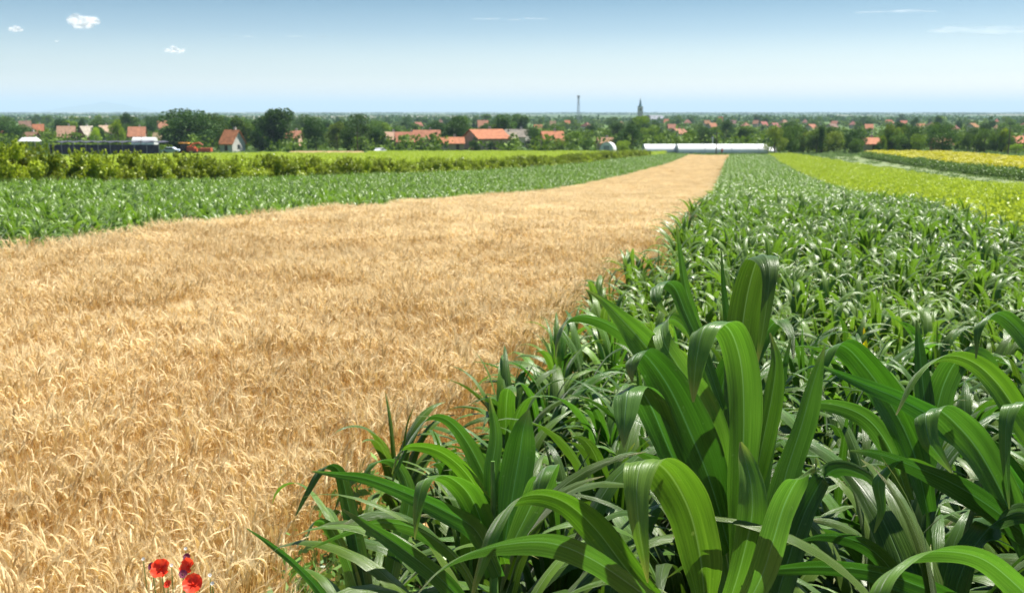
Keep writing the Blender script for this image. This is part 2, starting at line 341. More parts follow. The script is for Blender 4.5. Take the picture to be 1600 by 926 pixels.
# rows run along the field
def maize_spots(a, b, y0, y1, dens, seed, ex=.25):
    rs = np.random.RandomState(seed); out = []
    area_y = np.arange(y0, y1, .2)
    for row in np.arange(-60, 60, .55):
        step = 1 / (dens * .55); y = np.arange(y0, y1, step); y = y + rs.randn(len(y)) * step * .25
        x = row + np.interp(y, [0, 15, 60, 220], [0, 3.4, 12.9, 47.5]) + rs.randn(len(y)) * .06
        k = (x > a(y) + ex) & (x < b(y) - ex) & (np.abs(x) < .66 * y + 2.6) & (y > 1.5)
        out.append(np.c_[x[k], y[k]])
    return np.concatenate(out)
ri = maize_spots(WR, CR, 1.6, 30, FR, 1); rm = maize_spots(WR, CR, 30, 90, 9, 2); rf = maize_spots(WR, CR, 90, YEND, 6, 3)
re_ = maize_spots(WR, CR, 2.4, 5.6, 6, 91); rg_ = maize_spots(WR, CR, 5.6, 30, 4.5, 92); ri = np.r_[ri, re_ + [.12, .05], rg_ + [.27, .05]]; ri = ri[np.argsort(ri[:, 1])]
HERO = (.43, 2.02)
ok = ~((ri[:, 1] < 4.4) & (ri[:, 0] < WR(ri[:, 1]) + .3 + .75 * np.clip(4.4 - ri[:, 1], 0, 1))) & (np.hypot(ri[:, 0] - HERO[0], ri[:, 1] - HERO[1]) > .22) & ~((ri[:, 1] < 2.45) & (ri[:, 0] < .8))
ri = ri[ok]
indiv, rest = ri[:288], ri[288:]
GM = 'maize plants of the right-hand field'
# prototypes
variants = [maize_leaves(20 + i, 1.2 + .06 * (i % 3), True, .86) for i in range(7)]
def foliage_mesh(L, name): V, Q, U = merge(L); return mesh(name, V, Q, U, smooth=True)
fol_me = [foliage_mesh(L, 'foliage') for L in variants]
leaf_me = [[mesh('leaf', *l, smooth=True) for l in L] for L in variants]
stalk_me = None
fol_objs = []
for i, (x, y) in enumerate(indiv):
    k = i % 7; near = y < 4.2
    lab = 'glossy green maize plant with arching leaves close in front, among its like' if near else 'green leafy maize plant in the dense stand beyond the nearest plants'
    r = empty('maize_plant', (x, y, gz(x, y)), rng.rand() * 6.28, lab, 'maize plant', GM)
    sc = (.9 + .25 * rng.rand()) * np.interp(y, [2, 4.2, 7, 12], [1.08, .98, .9, .84]) * (.92 if x - float(WR(y)) < .6 and y > 7 else 1); r.scale = (sc, sc, sc * (.92 + .16 * rng.rand()))
    if stalk_me is None: so_ = stalk_mb(1.25).build('stalk', M['stalk'], r, smooth=True); stalk_me = so_.data
    else: so_ = obj('stalk', stalk_me, M['stalk'], r)
    q = float(np.interp(y, [2, 4.5, 8], [.50, .66, .92])); q *= rng.uniform(.75, 1.25); c = (q * (.85 + .25 * rng.rand()), q * 1.1, q * 1.0, 1)  # nearer plants tinted darker, painting in the view-angle brightness change; plus random variation
    if i < 46:
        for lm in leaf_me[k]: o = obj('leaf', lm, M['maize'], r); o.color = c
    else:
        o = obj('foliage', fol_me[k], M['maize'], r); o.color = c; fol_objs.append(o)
fol_src = fol_objs[:7]

def scatter(name, pts, scl, sources, idx=None, tilt=.08, bumpy=.05, seed=0, label=None, cat=None):
    """points carrying rotation, scale and index; a geometry nodes tree stands a copy of a source on each"""
    n = len(pts); rs = np.random.RandomState(seed)
    scl = np.array(scl); q = np.asarray(pts)
    scl[:, 2] *= 1 + bumpy * (np.sin(q[:, 0] * .9 + 1.3 * np.sin(q[:, 1] * .5)) * np.sin(q[:, 1] * .63 + np.sin(q[:, 0] * 1.1)) + .6 * np.sin(q[:, 0] * 2.3 + q[:, 1] * 1.7))
    me = bpy.data.meshes.new(name); me.vertices.add(n); me.vertices.foreach_set('co', np.asarray(pts, np.float32).ravel())
    def at_(nm, ty, arr, f): a = me.attributes.new(nm, ty, 'POINT'); a.data.foreach_set(f, np.ascontiguousarray(arr).ravel())
    at_('rot', 'FLOAT_VECTOR', np.c_[rs.randn(n) * tilt, rs.randn(n) * tilt, rs.rand(n) * 6.283].astype(np.float32), 'vector')
    at_('scl', 'FLOAT_VECTOR', np.asarray(scl, np.float32), 'vector')
    at_('idx', 'INT', (rs.randint(0, len(sources), n) if idx is None else idx).astype(np.int32), 'value')
    o = bpy.data.objects.new(name, me); C.objects.link(o)
    g = bpy.data.node_groups.new(name, 'GeometryNodeTree')
    g.interface.new_socket('Geometry', in_out='INPUT', socket_type='NodeSocketGeometry'); g.interface.new_socket('Geometry', in_out='OUTPUT', socket_type='NodeSocketGeometry')
    gi = g.nodes.new('NodeGroupInput'); go_ = g.nodes.new('NodeGroupOutput'); ip = g.nodes.new('GeometryNodeInstanceOnPoints'); jn = g.nodes.new('GeometryNodeJoinGeometry')
    for s_ in sources:
        q = g.nodes.new('GeometryNodeObjectInfo'); q.inputs['Object'].default_value = s_; q.inputs['As Instance'].default_value = True
        g.links.new(q.outputs['Geometry'], jn.inputs[0])
    def na(nm, ty): q = g.nodes.new('GeometryNodeInputNamedAttribute'); q.data_type = ty; q.inputs[0].default_value = nm; return [s for s in q.outputs if s.enabled][0]
    g.links.new(gi.outputs[0], ip.inputs['Points']); g.links.new(jn.outputs[0], ip.inputs['Instance'])
    ip.inputs['Pick Instance'].default_value = True; g.links.new(na('idx', 'INT'), ip.inputs['Instance Index'])
    er = g.nodes.new('FunctionNodeEulerToRotation'); g.links.new(na('rot', 'FLOAT_VECTOR'), er.inputs[0]); g.links.new(er.outputs[0], ip.inputs['Rotation'])
    g.links.new(na('scl', 'FLOAT_VECTOR'), ip.inputs['Scale']); g.links.new(ip.outputs[0], go_.inputs[0])
    md = o.modifiers.new('scatter', 'NODES'); md.node_group = g
    return tag(o, label, cat, kind='stuff')
def on_ground(xy, lift=0.): return np.c_[xy, ground(xy[:, 0], xy[:, 1]) + lift]
def scl_of(n, a, b, seed=1, za=.9, zb=1.1): rs = np.random.RandomState(seed); s = a + (b - a) * rs.rand(n); return np.c_[s, s, s * (za + (zb - za) * rs.rand(n))]
# low detail maize variants live on two real plants at the near rim of the left field
lm = maize_spots(SL, WL, 14, 34, FR, 5); lm = lm[lm[:, 0] > -.56 * lm[:, 1] - 1]; lm = lm[np.argsort(WL(lm[:, 1]) - lm[:, 0])]
GL = 'maize plants along the near rim of the left field'; low_src = []
for i, (x, y) in enumerate(lm[:7]):
    r = empty('maize_plant', (x, y, gz(x, y)), rng.rand() * 6, 'green maize plant at the rim of the left field facing the wheat', 'maize plant', GL)
    obj('stalk', stalk_me, M['stalk'], r)
    o = obj('foliage', foliage_mesh(maize_leaves(60 + i, 1.25, False, .78), 'foliage'), M['maize'], r); low_src.append(o)
scatter('maize_crop', on_ground(rest), scl_of(len(rest), .76, .96, 1), fol_src, seed=3, label='dense green maize stand filling the right field between wheat and bright crop', cat='maize')
fr_ = np.r_[rm, rf]
scatter('distant_maize_crop', on_ground(fr_), scl_of(len(fr_), .95, 1.2, 2, .74, .86), low_src, seed=4, label='far end of the right maize field running to the greenhouses', cat='maize')
lall = np.r_[lm[7:], maize_spots(SL, WL, 34, 90, 6, 6), maize_spots(SL, WL, 90, YEND + 6, 4, 8)]
scatter('left_maize_crop', on_ground(lall), scl_of(len(lall), .84, 1.04, 5, .82, .96), low_src, seed=6, label='green maize field left of the wheat below the shrub row', cat='maize')

# ------------------------------------------------------------------ the tall plants in front, leaf by leaf
def cr(P, n):                                        # Catmull-Rom through rows of P
    P = np.asarray(P, float); Q = np.r_[[2 * P[0] - P[1]], P, [2 * P[-1] - P[-2]]]; m = len(P) - 1
    t = np.linspace(0, m - 1e-6, n); i = t.astype(int); f = (t - i)[:, None]; a, b, c, d = Q[i], Q[i + 1], Q[i + 2], Q[i + 3]
    return .5 * (2 * b + (c - a) * f + (2 * a - 5 * b + 4 * c - d) * f ** 2 + (3 * b - a - 3 * c + d) * f ** 3)
RT, UP, BK = np.array([1, 0, 0]), np.array([0, _s, _c]), np.array([0, -_c, _s])
def photo_leaf(parent, D, pts, side0, side1=None, tint=(1, 1, 1), fold=.24, wave=.075, n=44, seed=0):
    """pts: (x, y, dz, width) - photo position, metres behind (+) or in front of (-) depth D, width in photo pixels at D"""
    A = cr([(p[0], p[1], D + p[2], p[3]) for p in pts], n)
    P = np.array([at(a[0], a[1], a[2]) for a in A]); W = np.maximum(A[:, 3], .6) * D / F
    side1 = side1 or side0; f = np.linspace(0, 1, n)[:, None]
    Sd = (1 - f) * np.array(side0, float) + f * np.array(side1, float); Sd = Sd[:, :1] * RT + Sd[:, 1:2] * UP + Sd[:, 2:] * BK
    base = np.array(parent.location)
    v, q, u = ribbon(P - base, Sd, W, fold, wave, seed, 13)
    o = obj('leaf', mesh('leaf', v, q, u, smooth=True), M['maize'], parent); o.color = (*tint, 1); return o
def plant_at(px, D, label, top_py, r=.02):
    p = at(px, 900, D); x, y = p[0], p[1]; z = gz(x, y)
    e = empty('maize_plant', (x, y, z), 0, label, 'maize plant', 'tall maize plants standing nearest the camera')
    top = at(px, top_py, D)
    MB().tube([(0, 0, -.03), (0, 0, .4), (.005, 0, .9), (top[0] - x, top[1] - y, top[2] - z)], [r, r, r * .8, r * .35], 10).build('stalk', M['stalk'], e, smooth=True)
    return e
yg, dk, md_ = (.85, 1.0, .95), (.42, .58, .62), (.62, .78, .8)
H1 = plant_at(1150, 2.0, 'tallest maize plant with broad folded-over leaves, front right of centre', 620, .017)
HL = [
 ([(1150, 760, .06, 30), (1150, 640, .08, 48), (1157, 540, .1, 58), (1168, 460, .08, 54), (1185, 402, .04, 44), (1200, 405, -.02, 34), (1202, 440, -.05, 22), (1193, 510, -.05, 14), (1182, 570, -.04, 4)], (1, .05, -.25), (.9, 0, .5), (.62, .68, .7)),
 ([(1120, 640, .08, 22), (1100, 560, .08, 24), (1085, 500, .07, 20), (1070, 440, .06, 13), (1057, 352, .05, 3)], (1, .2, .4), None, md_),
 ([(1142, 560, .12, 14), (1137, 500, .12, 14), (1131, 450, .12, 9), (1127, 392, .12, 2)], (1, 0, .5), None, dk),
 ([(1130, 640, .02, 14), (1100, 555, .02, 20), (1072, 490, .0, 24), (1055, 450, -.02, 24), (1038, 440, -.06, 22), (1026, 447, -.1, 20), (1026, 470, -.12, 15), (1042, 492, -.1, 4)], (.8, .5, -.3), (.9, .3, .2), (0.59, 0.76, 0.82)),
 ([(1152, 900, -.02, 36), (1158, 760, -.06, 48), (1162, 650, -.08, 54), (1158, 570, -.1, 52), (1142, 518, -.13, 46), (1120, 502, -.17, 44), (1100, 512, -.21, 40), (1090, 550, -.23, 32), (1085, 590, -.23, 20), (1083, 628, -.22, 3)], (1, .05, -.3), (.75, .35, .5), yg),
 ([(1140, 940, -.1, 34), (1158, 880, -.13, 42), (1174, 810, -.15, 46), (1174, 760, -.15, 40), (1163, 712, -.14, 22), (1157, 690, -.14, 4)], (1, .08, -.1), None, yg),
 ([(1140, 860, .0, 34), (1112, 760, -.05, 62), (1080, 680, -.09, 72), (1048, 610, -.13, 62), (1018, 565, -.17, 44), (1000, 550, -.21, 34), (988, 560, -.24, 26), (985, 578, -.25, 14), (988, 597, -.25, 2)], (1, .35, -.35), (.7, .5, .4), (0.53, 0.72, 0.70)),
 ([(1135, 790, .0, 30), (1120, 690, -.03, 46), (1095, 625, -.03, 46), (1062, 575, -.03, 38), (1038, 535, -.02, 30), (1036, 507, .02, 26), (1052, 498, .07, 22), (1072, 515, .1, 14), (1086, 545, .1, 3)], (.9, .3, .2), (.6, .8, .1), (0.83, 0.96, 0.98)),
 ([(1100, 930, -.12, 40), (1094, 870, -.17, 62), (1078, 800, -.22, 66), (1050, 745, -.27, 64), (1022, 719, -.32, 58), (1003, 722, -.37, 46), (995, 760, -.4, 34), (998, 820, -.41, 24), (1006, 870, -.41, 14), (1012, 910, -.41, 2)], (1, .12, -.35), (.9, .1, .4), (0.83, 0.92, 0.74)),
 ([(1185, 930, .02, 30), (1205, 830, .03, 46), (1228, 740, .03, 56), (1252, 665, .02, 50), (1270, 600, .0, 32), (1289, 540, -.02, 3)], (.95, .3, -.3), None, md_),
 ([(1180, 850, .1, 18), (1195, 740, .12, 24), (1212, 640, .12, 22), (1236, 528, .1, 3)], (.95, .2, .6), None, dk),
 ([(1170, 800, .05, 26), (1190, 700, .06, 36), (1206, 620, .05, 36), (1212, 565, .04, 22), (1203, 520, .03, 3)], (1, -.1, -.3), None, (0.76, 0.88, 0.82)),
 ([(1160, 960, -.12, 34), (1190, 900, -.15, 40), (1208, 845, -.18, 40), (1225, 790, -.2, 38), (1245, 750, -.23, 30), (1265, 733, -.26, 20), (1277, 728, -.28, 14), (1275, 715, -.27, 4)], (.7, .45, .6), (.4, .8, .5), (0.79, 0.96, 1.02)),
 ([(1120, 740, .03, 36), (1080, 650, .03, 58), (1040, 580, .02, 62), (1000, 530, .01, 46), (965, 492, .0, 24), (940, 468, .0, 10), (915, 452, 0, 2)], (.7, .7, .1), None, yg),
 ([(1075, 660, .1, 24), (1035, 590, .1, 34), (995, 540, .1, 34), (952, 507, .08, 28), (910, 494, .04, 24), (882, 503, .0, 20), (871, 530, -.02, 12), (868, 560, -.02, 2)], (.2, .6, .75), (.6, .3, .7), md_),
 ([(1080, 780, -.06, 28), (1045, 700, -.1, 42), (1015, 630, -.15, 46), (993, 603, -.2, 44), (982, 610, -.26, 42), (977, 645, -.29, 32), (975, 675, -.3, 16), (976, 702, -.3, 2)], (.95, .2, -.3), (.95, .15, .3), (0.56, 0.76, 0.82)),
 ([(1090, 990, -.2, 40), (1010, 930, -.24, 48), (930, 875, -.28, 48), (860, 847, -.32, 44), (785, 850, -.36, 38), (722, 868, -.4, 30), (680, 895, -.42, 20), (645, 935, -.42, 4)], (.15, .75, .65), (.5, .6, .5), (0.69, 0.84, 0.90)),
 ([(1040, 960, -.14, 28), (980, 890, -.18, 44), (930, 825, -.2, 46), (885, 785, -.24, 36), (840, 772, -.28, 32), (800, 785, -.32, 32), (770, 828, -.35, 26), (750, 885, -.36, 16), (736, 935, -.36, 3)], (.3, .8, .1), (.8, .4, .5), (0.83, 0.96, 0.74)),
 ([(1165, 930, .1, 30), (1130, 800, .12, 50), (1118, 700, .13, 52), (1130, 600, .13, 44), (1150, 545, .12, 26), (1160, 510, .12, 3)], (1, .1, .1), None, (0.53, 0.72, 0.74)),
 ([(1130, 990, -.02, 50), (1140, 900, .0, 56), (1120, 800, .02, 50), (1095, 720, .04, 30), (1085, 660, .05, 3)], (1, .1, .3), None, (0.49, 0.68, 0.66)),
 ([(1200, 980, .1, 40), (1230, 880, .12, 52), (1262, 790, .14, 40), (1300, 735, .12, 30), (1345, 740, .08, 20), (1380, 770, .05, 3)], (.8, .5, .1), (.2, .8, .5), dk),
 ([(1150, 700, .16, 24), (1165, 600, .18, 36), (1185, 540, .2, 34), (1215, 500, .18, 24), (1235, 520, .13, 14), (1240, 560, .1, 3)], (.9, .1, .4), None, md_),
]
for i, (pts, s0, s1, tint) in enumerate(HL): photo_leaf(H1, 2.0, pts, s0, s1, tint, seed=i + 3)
H2 = plant_at(770, 2.5, 'maize plant left of the tallest one leaning its long leaves over the wheat', 720, .015)
for i, (pts, s0, s1, tint) in enumerate([
 ([(780, 900, 0, 24), (745, 830, -.02, 36), (700, 800, -.04, 34), (640, 772, -.06, 28), (575, 748, -.08, 20), (530, 741, -.1, 12), (488, 736, -.1, 2)], (.25, .85, .3), None, (0.53, 0.76, 0.74)),
 ([(770, 900, .02, 24), (757, 830, .0, 40), (735, 775, -.03, 42), (708, 748, -.07, 38), (682, 742, -.12, 34), (662, 752, -.16, 28), (652, 790, -.18, 18), (648, 842, -.18, 2)], (.9, .35, -.1), (.9, .2, .4), (0.79, 0.96, 0.82)),
 ([(785, 830, .1, 22), (760, 750, .1, 32), (730, 690, .1, 28), (700, 656, .08, 20), (670, 652, .05, 16), (645, 680, .02, 12), (625, 720, 0, 8), (608, 765, 0, 2)], (.5, .7, .3), (.8, .5, .3), md_),
 ([(790, 880, .05, 22), (765, 800, .04, 34), (730, 740, .03, 34), (690, 706, .02, 26), (650, 696, 0, 18), (625, 705, 0, 10), (612, 740, 0, 2)], (.3, .8, .4), (.6, .5, .5), (0.86, 1.00, 0.74)),
 ([(760, 960, 0, 22), (720, 880, 0, 34), (660, 830, 0, 32), (600, 816, 0, 24), (545, 830, 0, 16), (480, 858, 0, 3)], (.1, .7, .6), None, md_),
 ([(785, 870, .03, 24), (800, 780, .03, 50), (812, 710, .03, 52), (818, 670, .02, 34), (826, 640, .02, 4)], (1, 0, .1), None, (0.56, 0.76, 0.74)),
 ([(800, 850, -.02, 22), (830, 790, -.04, 40), (848, 745, -.08, 44), (852, 728, -.14, 40), (845, 745, -.2, 30), (835, 790, -.22, 4)], (.8, .5, .2), None, (0.73, 0.88, 0.98)),
 ([(770, 820, .02, 20), (768, 740, .03, 26), (775, 680, .04, 22), (765, 620, .05, 3)], (1, 0, .3), None, yg),
 ([(740, 960, -.05, 20), (690, 905, -.08, 30), (620, 850, -.1, 26), (570, 818, -.1, 14), (535, 795, -.1, 3)], (.5, .8, .1), None, (0.59, 0.80, 0.74)),
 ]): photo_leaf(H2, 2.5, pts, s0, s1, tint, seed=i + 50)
H3 = plant_at(1610, 2.15, 'maize plant cut by the right edge with a leaf hooked over', 620, .016)
for i, (pts, s0, s1, tint) in enumerate([
 ([(1605, 870, 0, 30), (1570, 780, -.02, 48), (1530, 705, -.05, 54), (1490, 658, -.09, 50), (1462, 638, -.14, 42), (1447, 650, -.18, 34), (1453, 690, -.2, 26), (1470, 715, -.2, 16), (1487, 738, -.2, 3)], (.8, .6, -.1), (.9, .1, .4), md_),
 ([(1640, 760, .0, 26), (1622, 680, -.03, 34), (1605, 640, -.07, 32), (1588, 628, -.12, 28), (1574, 650, -.15, 22), (1571, 710, -.16, 14), (1577, 795, -.16, 2)], (.9, .3, -.2), (.9, .1, .4), md_),
 ([(1620, 800, .05, 30), (1560, 720, .05, 44), (1480, 665, .05, 42), (1410, 625, .05, 30), (1350, 600, .05, 20), (1280, 570, .05, 3)], (.4, .85, .3), None, (0.53, 0.76, 0.78)),
 ([(1630, 860, -.05, 30), (1560, 800, -.07, 44), (1490, 755, -.1, 40), (1420, 725, -.12, 30), (1370, 708, -.14, 18), (1328, 703, -.15, 3)], (.15, .7, .6), None, dk),
 ([(1610, 850, .02, 24), (1540, 790, 0, 34), (1470, 750, -.03, 32), (1425, 725, -.07, 28), (1395, 722, -.12, 24), (1373, 750, -.15, 20), (1377, 795, -.16, 12), (1366, 832, -.16, 2)], (.3, .8, .3), (.9, .2, .4), (0.73, 0.88, 0.74)),
 ([(1650, 740, .05, 30), (1600, 660, .05, 44), (1560, 600, .05, 40), (1520, 565, .03, 30), (1478, 556, .0, 24), (1435, 580, -.03, 18), (1400, 648, -.05, 3)], (.5, .8, .2), (.7, .5, .4), (0.86, 0.96, 0.82)),
 ([(1650, 600, .05, 26), (1610, 540, .05, 32), (1575, 500, .04, 28), (1550, 490, .0, 22), (1530, 510, -.04, 14), (1525, 560, -.04, 2)], (.8, .5, .1), None, md_),
 ]): photo_leaf(H3, 2.15, pts, s0, s1, tint, seed=i + 80)
H4 = plant_at(1470, 1.95, 'low maize plant in the bottom right corner with one pale arched leaf', 950, .016)
for i, (pts, s0, s1, tint) in enumerate([
 ([(1650, 980, -.1, 40), (1590, 915, -.13, 44), (1535, 872, -.15, 42), (1475, 860, -.18, 40), (1425, 868, -.22, 38), (1390, 895, -.26, 34), (1372, 930, -.28, 28), (1365, 980, -.28, 16)], (.3, .75, .6), (.8, .4, .5), (0.79, 0.96, 0.94)),
 ([(1540, 960, 0, 30), (1450, 920, 0, 40), (1370, 893, 0, 36), (1290, 885, -.03, 30), (1220, 888, -.05, 20), (1165, 893, -.06, 3)], (.1, .85, .4), None, (0.56, 0.76, 0.74)),
 ([(1480, 1000, .1, 30), (1500, 900, .1, 44), (1540, 830, .1, 46), (1590, 800, .06, 38), (1640, 820, 0, 20)], (.6, .7, .3), None, dk),
 ([(1440, 1000, .12, 30), (1400, 900, .12, 40), (1350, 850, .12, 36), (1290, 835, .1, 24), (1230, 850, .08, 3)], (.2, .7, .6), None, dk),
 ]): photo_leaf(H4, 1.95, pts, s0, s1, tint, seed=i + 110)
H5 = plant_at(1420, 2.6, 'maize plant between the tallest one and the right edge, leaf bent to a hook', 700, .015)
for i, (pts, s0, s1, tint) in enumerate([
 ([(1450, 800, 0, 26), (1425, 700, -.02, 50), (1385, 620, -.05, 52), (1345, 565, -.09, 44), (1318, 540, -.14, 36), (1296, 543, -.18, 28), (1284, 570, -.2, 18), (1280, 600, -.2, 3)], (.8, .6, -.1), (.8, .4, .4), (0.63, 0.84, 0.74)),
 ([(1440, 760, .05, 26), (1460, 660, .05, 46), (1475, 600, .04, 44), (1500, 560, .0, 34), (1540, 560, -.05, 24), (1570, 610, -.05, 3)], (.8, .3, .4), (.3, .7, .6), md_),
 ([(1430, 760, .05, 22), (1445, 660, .05, 30), (1440, 580, .06, 24), (1432, 500, .06, 3)], (1, 0, .3), None, dk),
 ([(1420, 780, 0, 26), (1390, 700, 0, 36), (1350, 650, 0, 32), (1290, 630, -.02, 24), (1240, 640, -.04, 3)], (.2, .8, .5), None, (0.66, 0.80, 0.90)),
 ]): photo_leaf(H5, 2.6, pts, s0, s1, tint, seed=i + 130)
H6 = plant_at(560, 2.9, 'small maize plant at the wheat edge, one blade pointing into the poppies', 860, .012)
for i, (pts, s0, s1, tint) in enumerate([
 ([(530, 985, 0, 22), (505, 930, 0, 18), (460, 880, 0, 13), (420, 848, 0, 8), (386, 825, 0, 2)], (.5, .8, .2), None, (0.53, 0.80, 0.74)),
 ([(580, 960, 0, 22), (560, 860, 0, 30), (545, 790, 0, 26), (530, 735, -.02, 18), (505, 730, -.05, 14), (480, 770, -.06, 9), (462, 805, -.06, 2)], (.8, .5, .1), None, dk),
 ([(600, 960, 0, 20), (620, 860, 0, 28), (640, 780, 0, 26), (620, 725, 0, 18), (585, 722, -.03, 12), (560, 760, -.05, 2)], (.9, .3, .1), None, md_),
 ([(570, 960, 0, 20), (545, 880, 0, 26), (515, 822, -.02, 22), (490, 815, -.04, 16), (478, 840, -.06, 2)], (.6, .6, .3), None, (0.79, 0.96, 0.90)),
 ]): photo_leaf(H6, 2.9, pts, s0, s1, tint, seed=i + 150)
for hi_, (Hx, nn) in enumerate(((H2, 11), (H3, 9), (H4, 8), (H5, 10), (H6, 10))):
    rs = np.random.RandomState(600 + hi_)
    for j in range(nn):
        o = obj('leaf', mesh('leaf', *arc_leaf(rs, .45 + .4 * rs.rand() + (.25 if Hx is H1 else 0), rs.rand() * 6.28, .45 + .3 * rs.rand(), .034 + .024 * rs.rand(), 74 + rs.randn() * 7, 95 + 60 * rs.rand(), 18, 5, 1.3 + rs.rand(), .1), smooth=True), M['maize'], Hx)
        v = .55 + .4 * rs.rand(); o.color = (v, v * 1.08, v, 1)
# the yellowed leaf standing in the right-hand stand
yx, yy_ = hit(1352, 560, 1.0)
e = empty('maize_plant', (yx, yy_, gz(yx, yy_)), 0, 'maize plant with one yellowed leaf among green ones', 'maize plant', GM)
obj('stalk', stalk_me, M['stalk'], e)
o = obj('leaf', mesh('leaf', *arc_leaf(np.random.RandomState(4), .7, 1.2, .5, .07, 84, 20), smooth=True), M['maize'], e); o.color = (4.6, 2.7, .3, 1); o['label'] = 'yellow leaf'
# ------------------------------------------------------------------ wheat
def wheat_stalk(rs, hi, x=0, y=0, H=None):
    H = H or (.80 + .13 * rs.rand()); az = rs.rand() * 6.28; lean = .05 + .10 * rs.rand(); V = []; Q = []; n = 0; mi = []
    d = np.array([math.cos(az), math.sin(az), 0]); s_ = np.array([-d[1], d[0], 0])
    ns = 5; t = np.linspace(0, 1, ns); P = np.array([x, y, 0]) + np.outer(t ** 2 * lean, d) + np.outer(t * (H - .09), [0, 0, 1])
    sw = .0016 if hi else .0028
    fa = rs.rand() * 3.14; sv = np.array([math.cos(fa), math.sin(fa), 0])
    V.append(np.stack([P - sv * sw, P + sv * sw], 1).reshape(-1, 3)); Q.append(gridq(ns, 2)); mi += [0] * (ns - 1); n += 2 * ns
    el = R(62 - 105 * rs.rand() ** 1.4) if hi else R(35 - 75 * rs.rand()); m = 7 if hi else 4; L = .075 + .022 * rs.rand(); e2 = np.linspace(R(80 if hi else 50), el, m)
    st = np.cos(e2)[:, None] * d + np.sin(e2)[:, None] * np.array([0, 0, 1]); EP = P[-1] + np.r_[[[0, 0, 0]], np.cumsum(st[:-1], 0)] * L / (m - 1)
    rad = np.interp(np.linspace(0, 1, m), [0, .15, .5, 1], [.002, .0060, .0054, .0016]) * (1 + .25 * (np.arange(m) % 2 if hi else 0)) * (1 if hi else 1.15)
    up = np.cross(st, s_); k = 4
    ring = np.stack([EP + s_ * rad[:, None], EP + up * rad[:, None] * .75, EP - s_ * rad[:, None], EP - up * rad[:, None] * .75], 1)
    V.append(ring.reshape(-1, 3)); q = np.array([(i * k + j, i * k + (j + 1) % k, (i + 1) * k + (j + 1) % k, (i + 1) * k + j) for i in range(m - 1) for j in range(k)])
    Q.append(q + n); mi += [1] * len(q); n += m * k
    for a in range(13 if hi else 3):                            # awns
        i = rs.randint(1, m); w = (rs.randn(3)) * .24; dr = st[i - 1] + w; dr /= np.linalg.norm(dr); ln = .045 + .04 * rs.rand(); o_ = np.cross(dr, [.3, .5, .8]); o_ /= np.linalg.norm(o_)
        aw = .0005 if hi else .0013
        V.append(np.array([EP[i] - o_ * aw, EP[i] + o_ * aw, EP[i] + dr * ln + o_ * aw * .3, EP[i] + dr * ln - o_ * aw * .3])); Q.append(np.array([[0, 1, 2, 3]]) + n); mi.append(1); n += 4
    if rs.rand() < (.5 if hi else .3):                         # a dry leaf blade
        hb = H * (.3 + .45 * rs.rand()); a2 = rs.rand() * 6.28; tt = np.linspace(0, 1, 5); dd = np.array([math.cos(a2), math.sin(a2), 0]); ss = np.array([-dd[1], dd[0], 0])
        BP = np.array([x, y, hb]) + np.outer(tt * .12, dd) + np.outer(.1 * tt - .2 * tt ** 2, [0, 0, 1]); ww = (.0045 * (1 - tt) + .0005)[:, None]
        V.append(np.stack([BP - ss * ww, BP + ss * ww], 1).reshape(-1, 3)); Q.append(gridq(5, 2) + n); mi += [0] * 4; n += 10
    return np.concatenate(V), np.concatenate(Q), mi
def wheat_patch(seed, size, count, hi):
    rs = np.random.RandomState(seed); V, Q, I, n = [], [], [], 0
    for _ in range(count):
        v, q, i = wheat_stalk(rs, hi, (rs.rand() - .5) * size, (rs.rand() - .5) * size); V.append(v); Q.append(q + n); I += i; n += len(v)
    return mesh('wheat', np.concatenate(V), np.concatenate(Q), mi=I)
WM = [M['straw'], M['ear']]
def grid_spots(a, b, y0, y1, st, seed, wf=.66, wm=1.8):
    rs = np.random.RandomState(seed); yy = np.arange(y0, y1, st); out = []
    for y in yy:
        x = np.arange(max(a(y), -wf * y - wm), min(b(y), wf * y + wm), st)
        out.append(np.c_[x + (rs.rand(len(x)) - .5) * st * .5, y + (rs.rand(len(x)) - .5) * st * .5])
    return np.concatenate(out)
# a few real tufts at the near rim are what the wheat field repeats
hi_src, lo_src = [], []
GW = 'wheat tufts at the near left corner of the wheat'
for i in range(5):
    x, y = -1.9 + i * .16, 2.75
    o = obj('wheat_tuft', wheat_patch(100 + i, .34, 52, True), WM, None, (x, y, gz(x, y))); hi_src.append(tag(o, 'tuft of ripe golden wheat in the nearest rim of the wheat field', 'wheat tuft', GW))
for i in range(4):
    x, y = -1.9 + i * .3, 2.5
    o = obj('wheat_tuft', wheat_patch(200 + i, .6, 190, False), WM, None, (x, y, gz(x, y))); lo_src.append(tag(o, 'tuft of ripe golden wheat in the nearest rim of the wheat field', 'wheat tuft', GW))
wn = grid_spots(WL, lambda y: WR(y) + .05, 2.9, 26, .27, 11); wf = grid_spots(WL, lambda y: WR(y) - .1, 7, 60, .42, 12); wff = grid_spots(WL, lambda y: WR(y) - .1, 60, YEND, .5, 13)
_r = np.random.RandomState(55)
wn = wn[_r.rand(len(wn)) < 1 - sm(8, 26, wn[:, 1])]; wf = wf[(_r.rand(len(wf)) < sm(7, 24, wf[:, 1]))]
scatter('wheat_crop', on_ground(wn), scl_of(len(wn), .95, 1.08, 7, .95, 1.06), hi_src, tilt=.05, seed=9, label='ripe golden wheat covering the near field', cat='wheat')
bx = grid_spots(lambda y: -.217 * y, lambda y: -.148 * y, 214, 250, .6, 33); wf = np.r_[wf, wff, bx]
scatter('distant_wheat_crop', on_ground(wf), scl_of(len(wf), .95, 1.1, 8, .95, 1.04), lo_src, tilt=.04, bumpy=.03, seed=10, label='pale gold strip of wheat narrowing away to the greenhouses', cat='wheat')
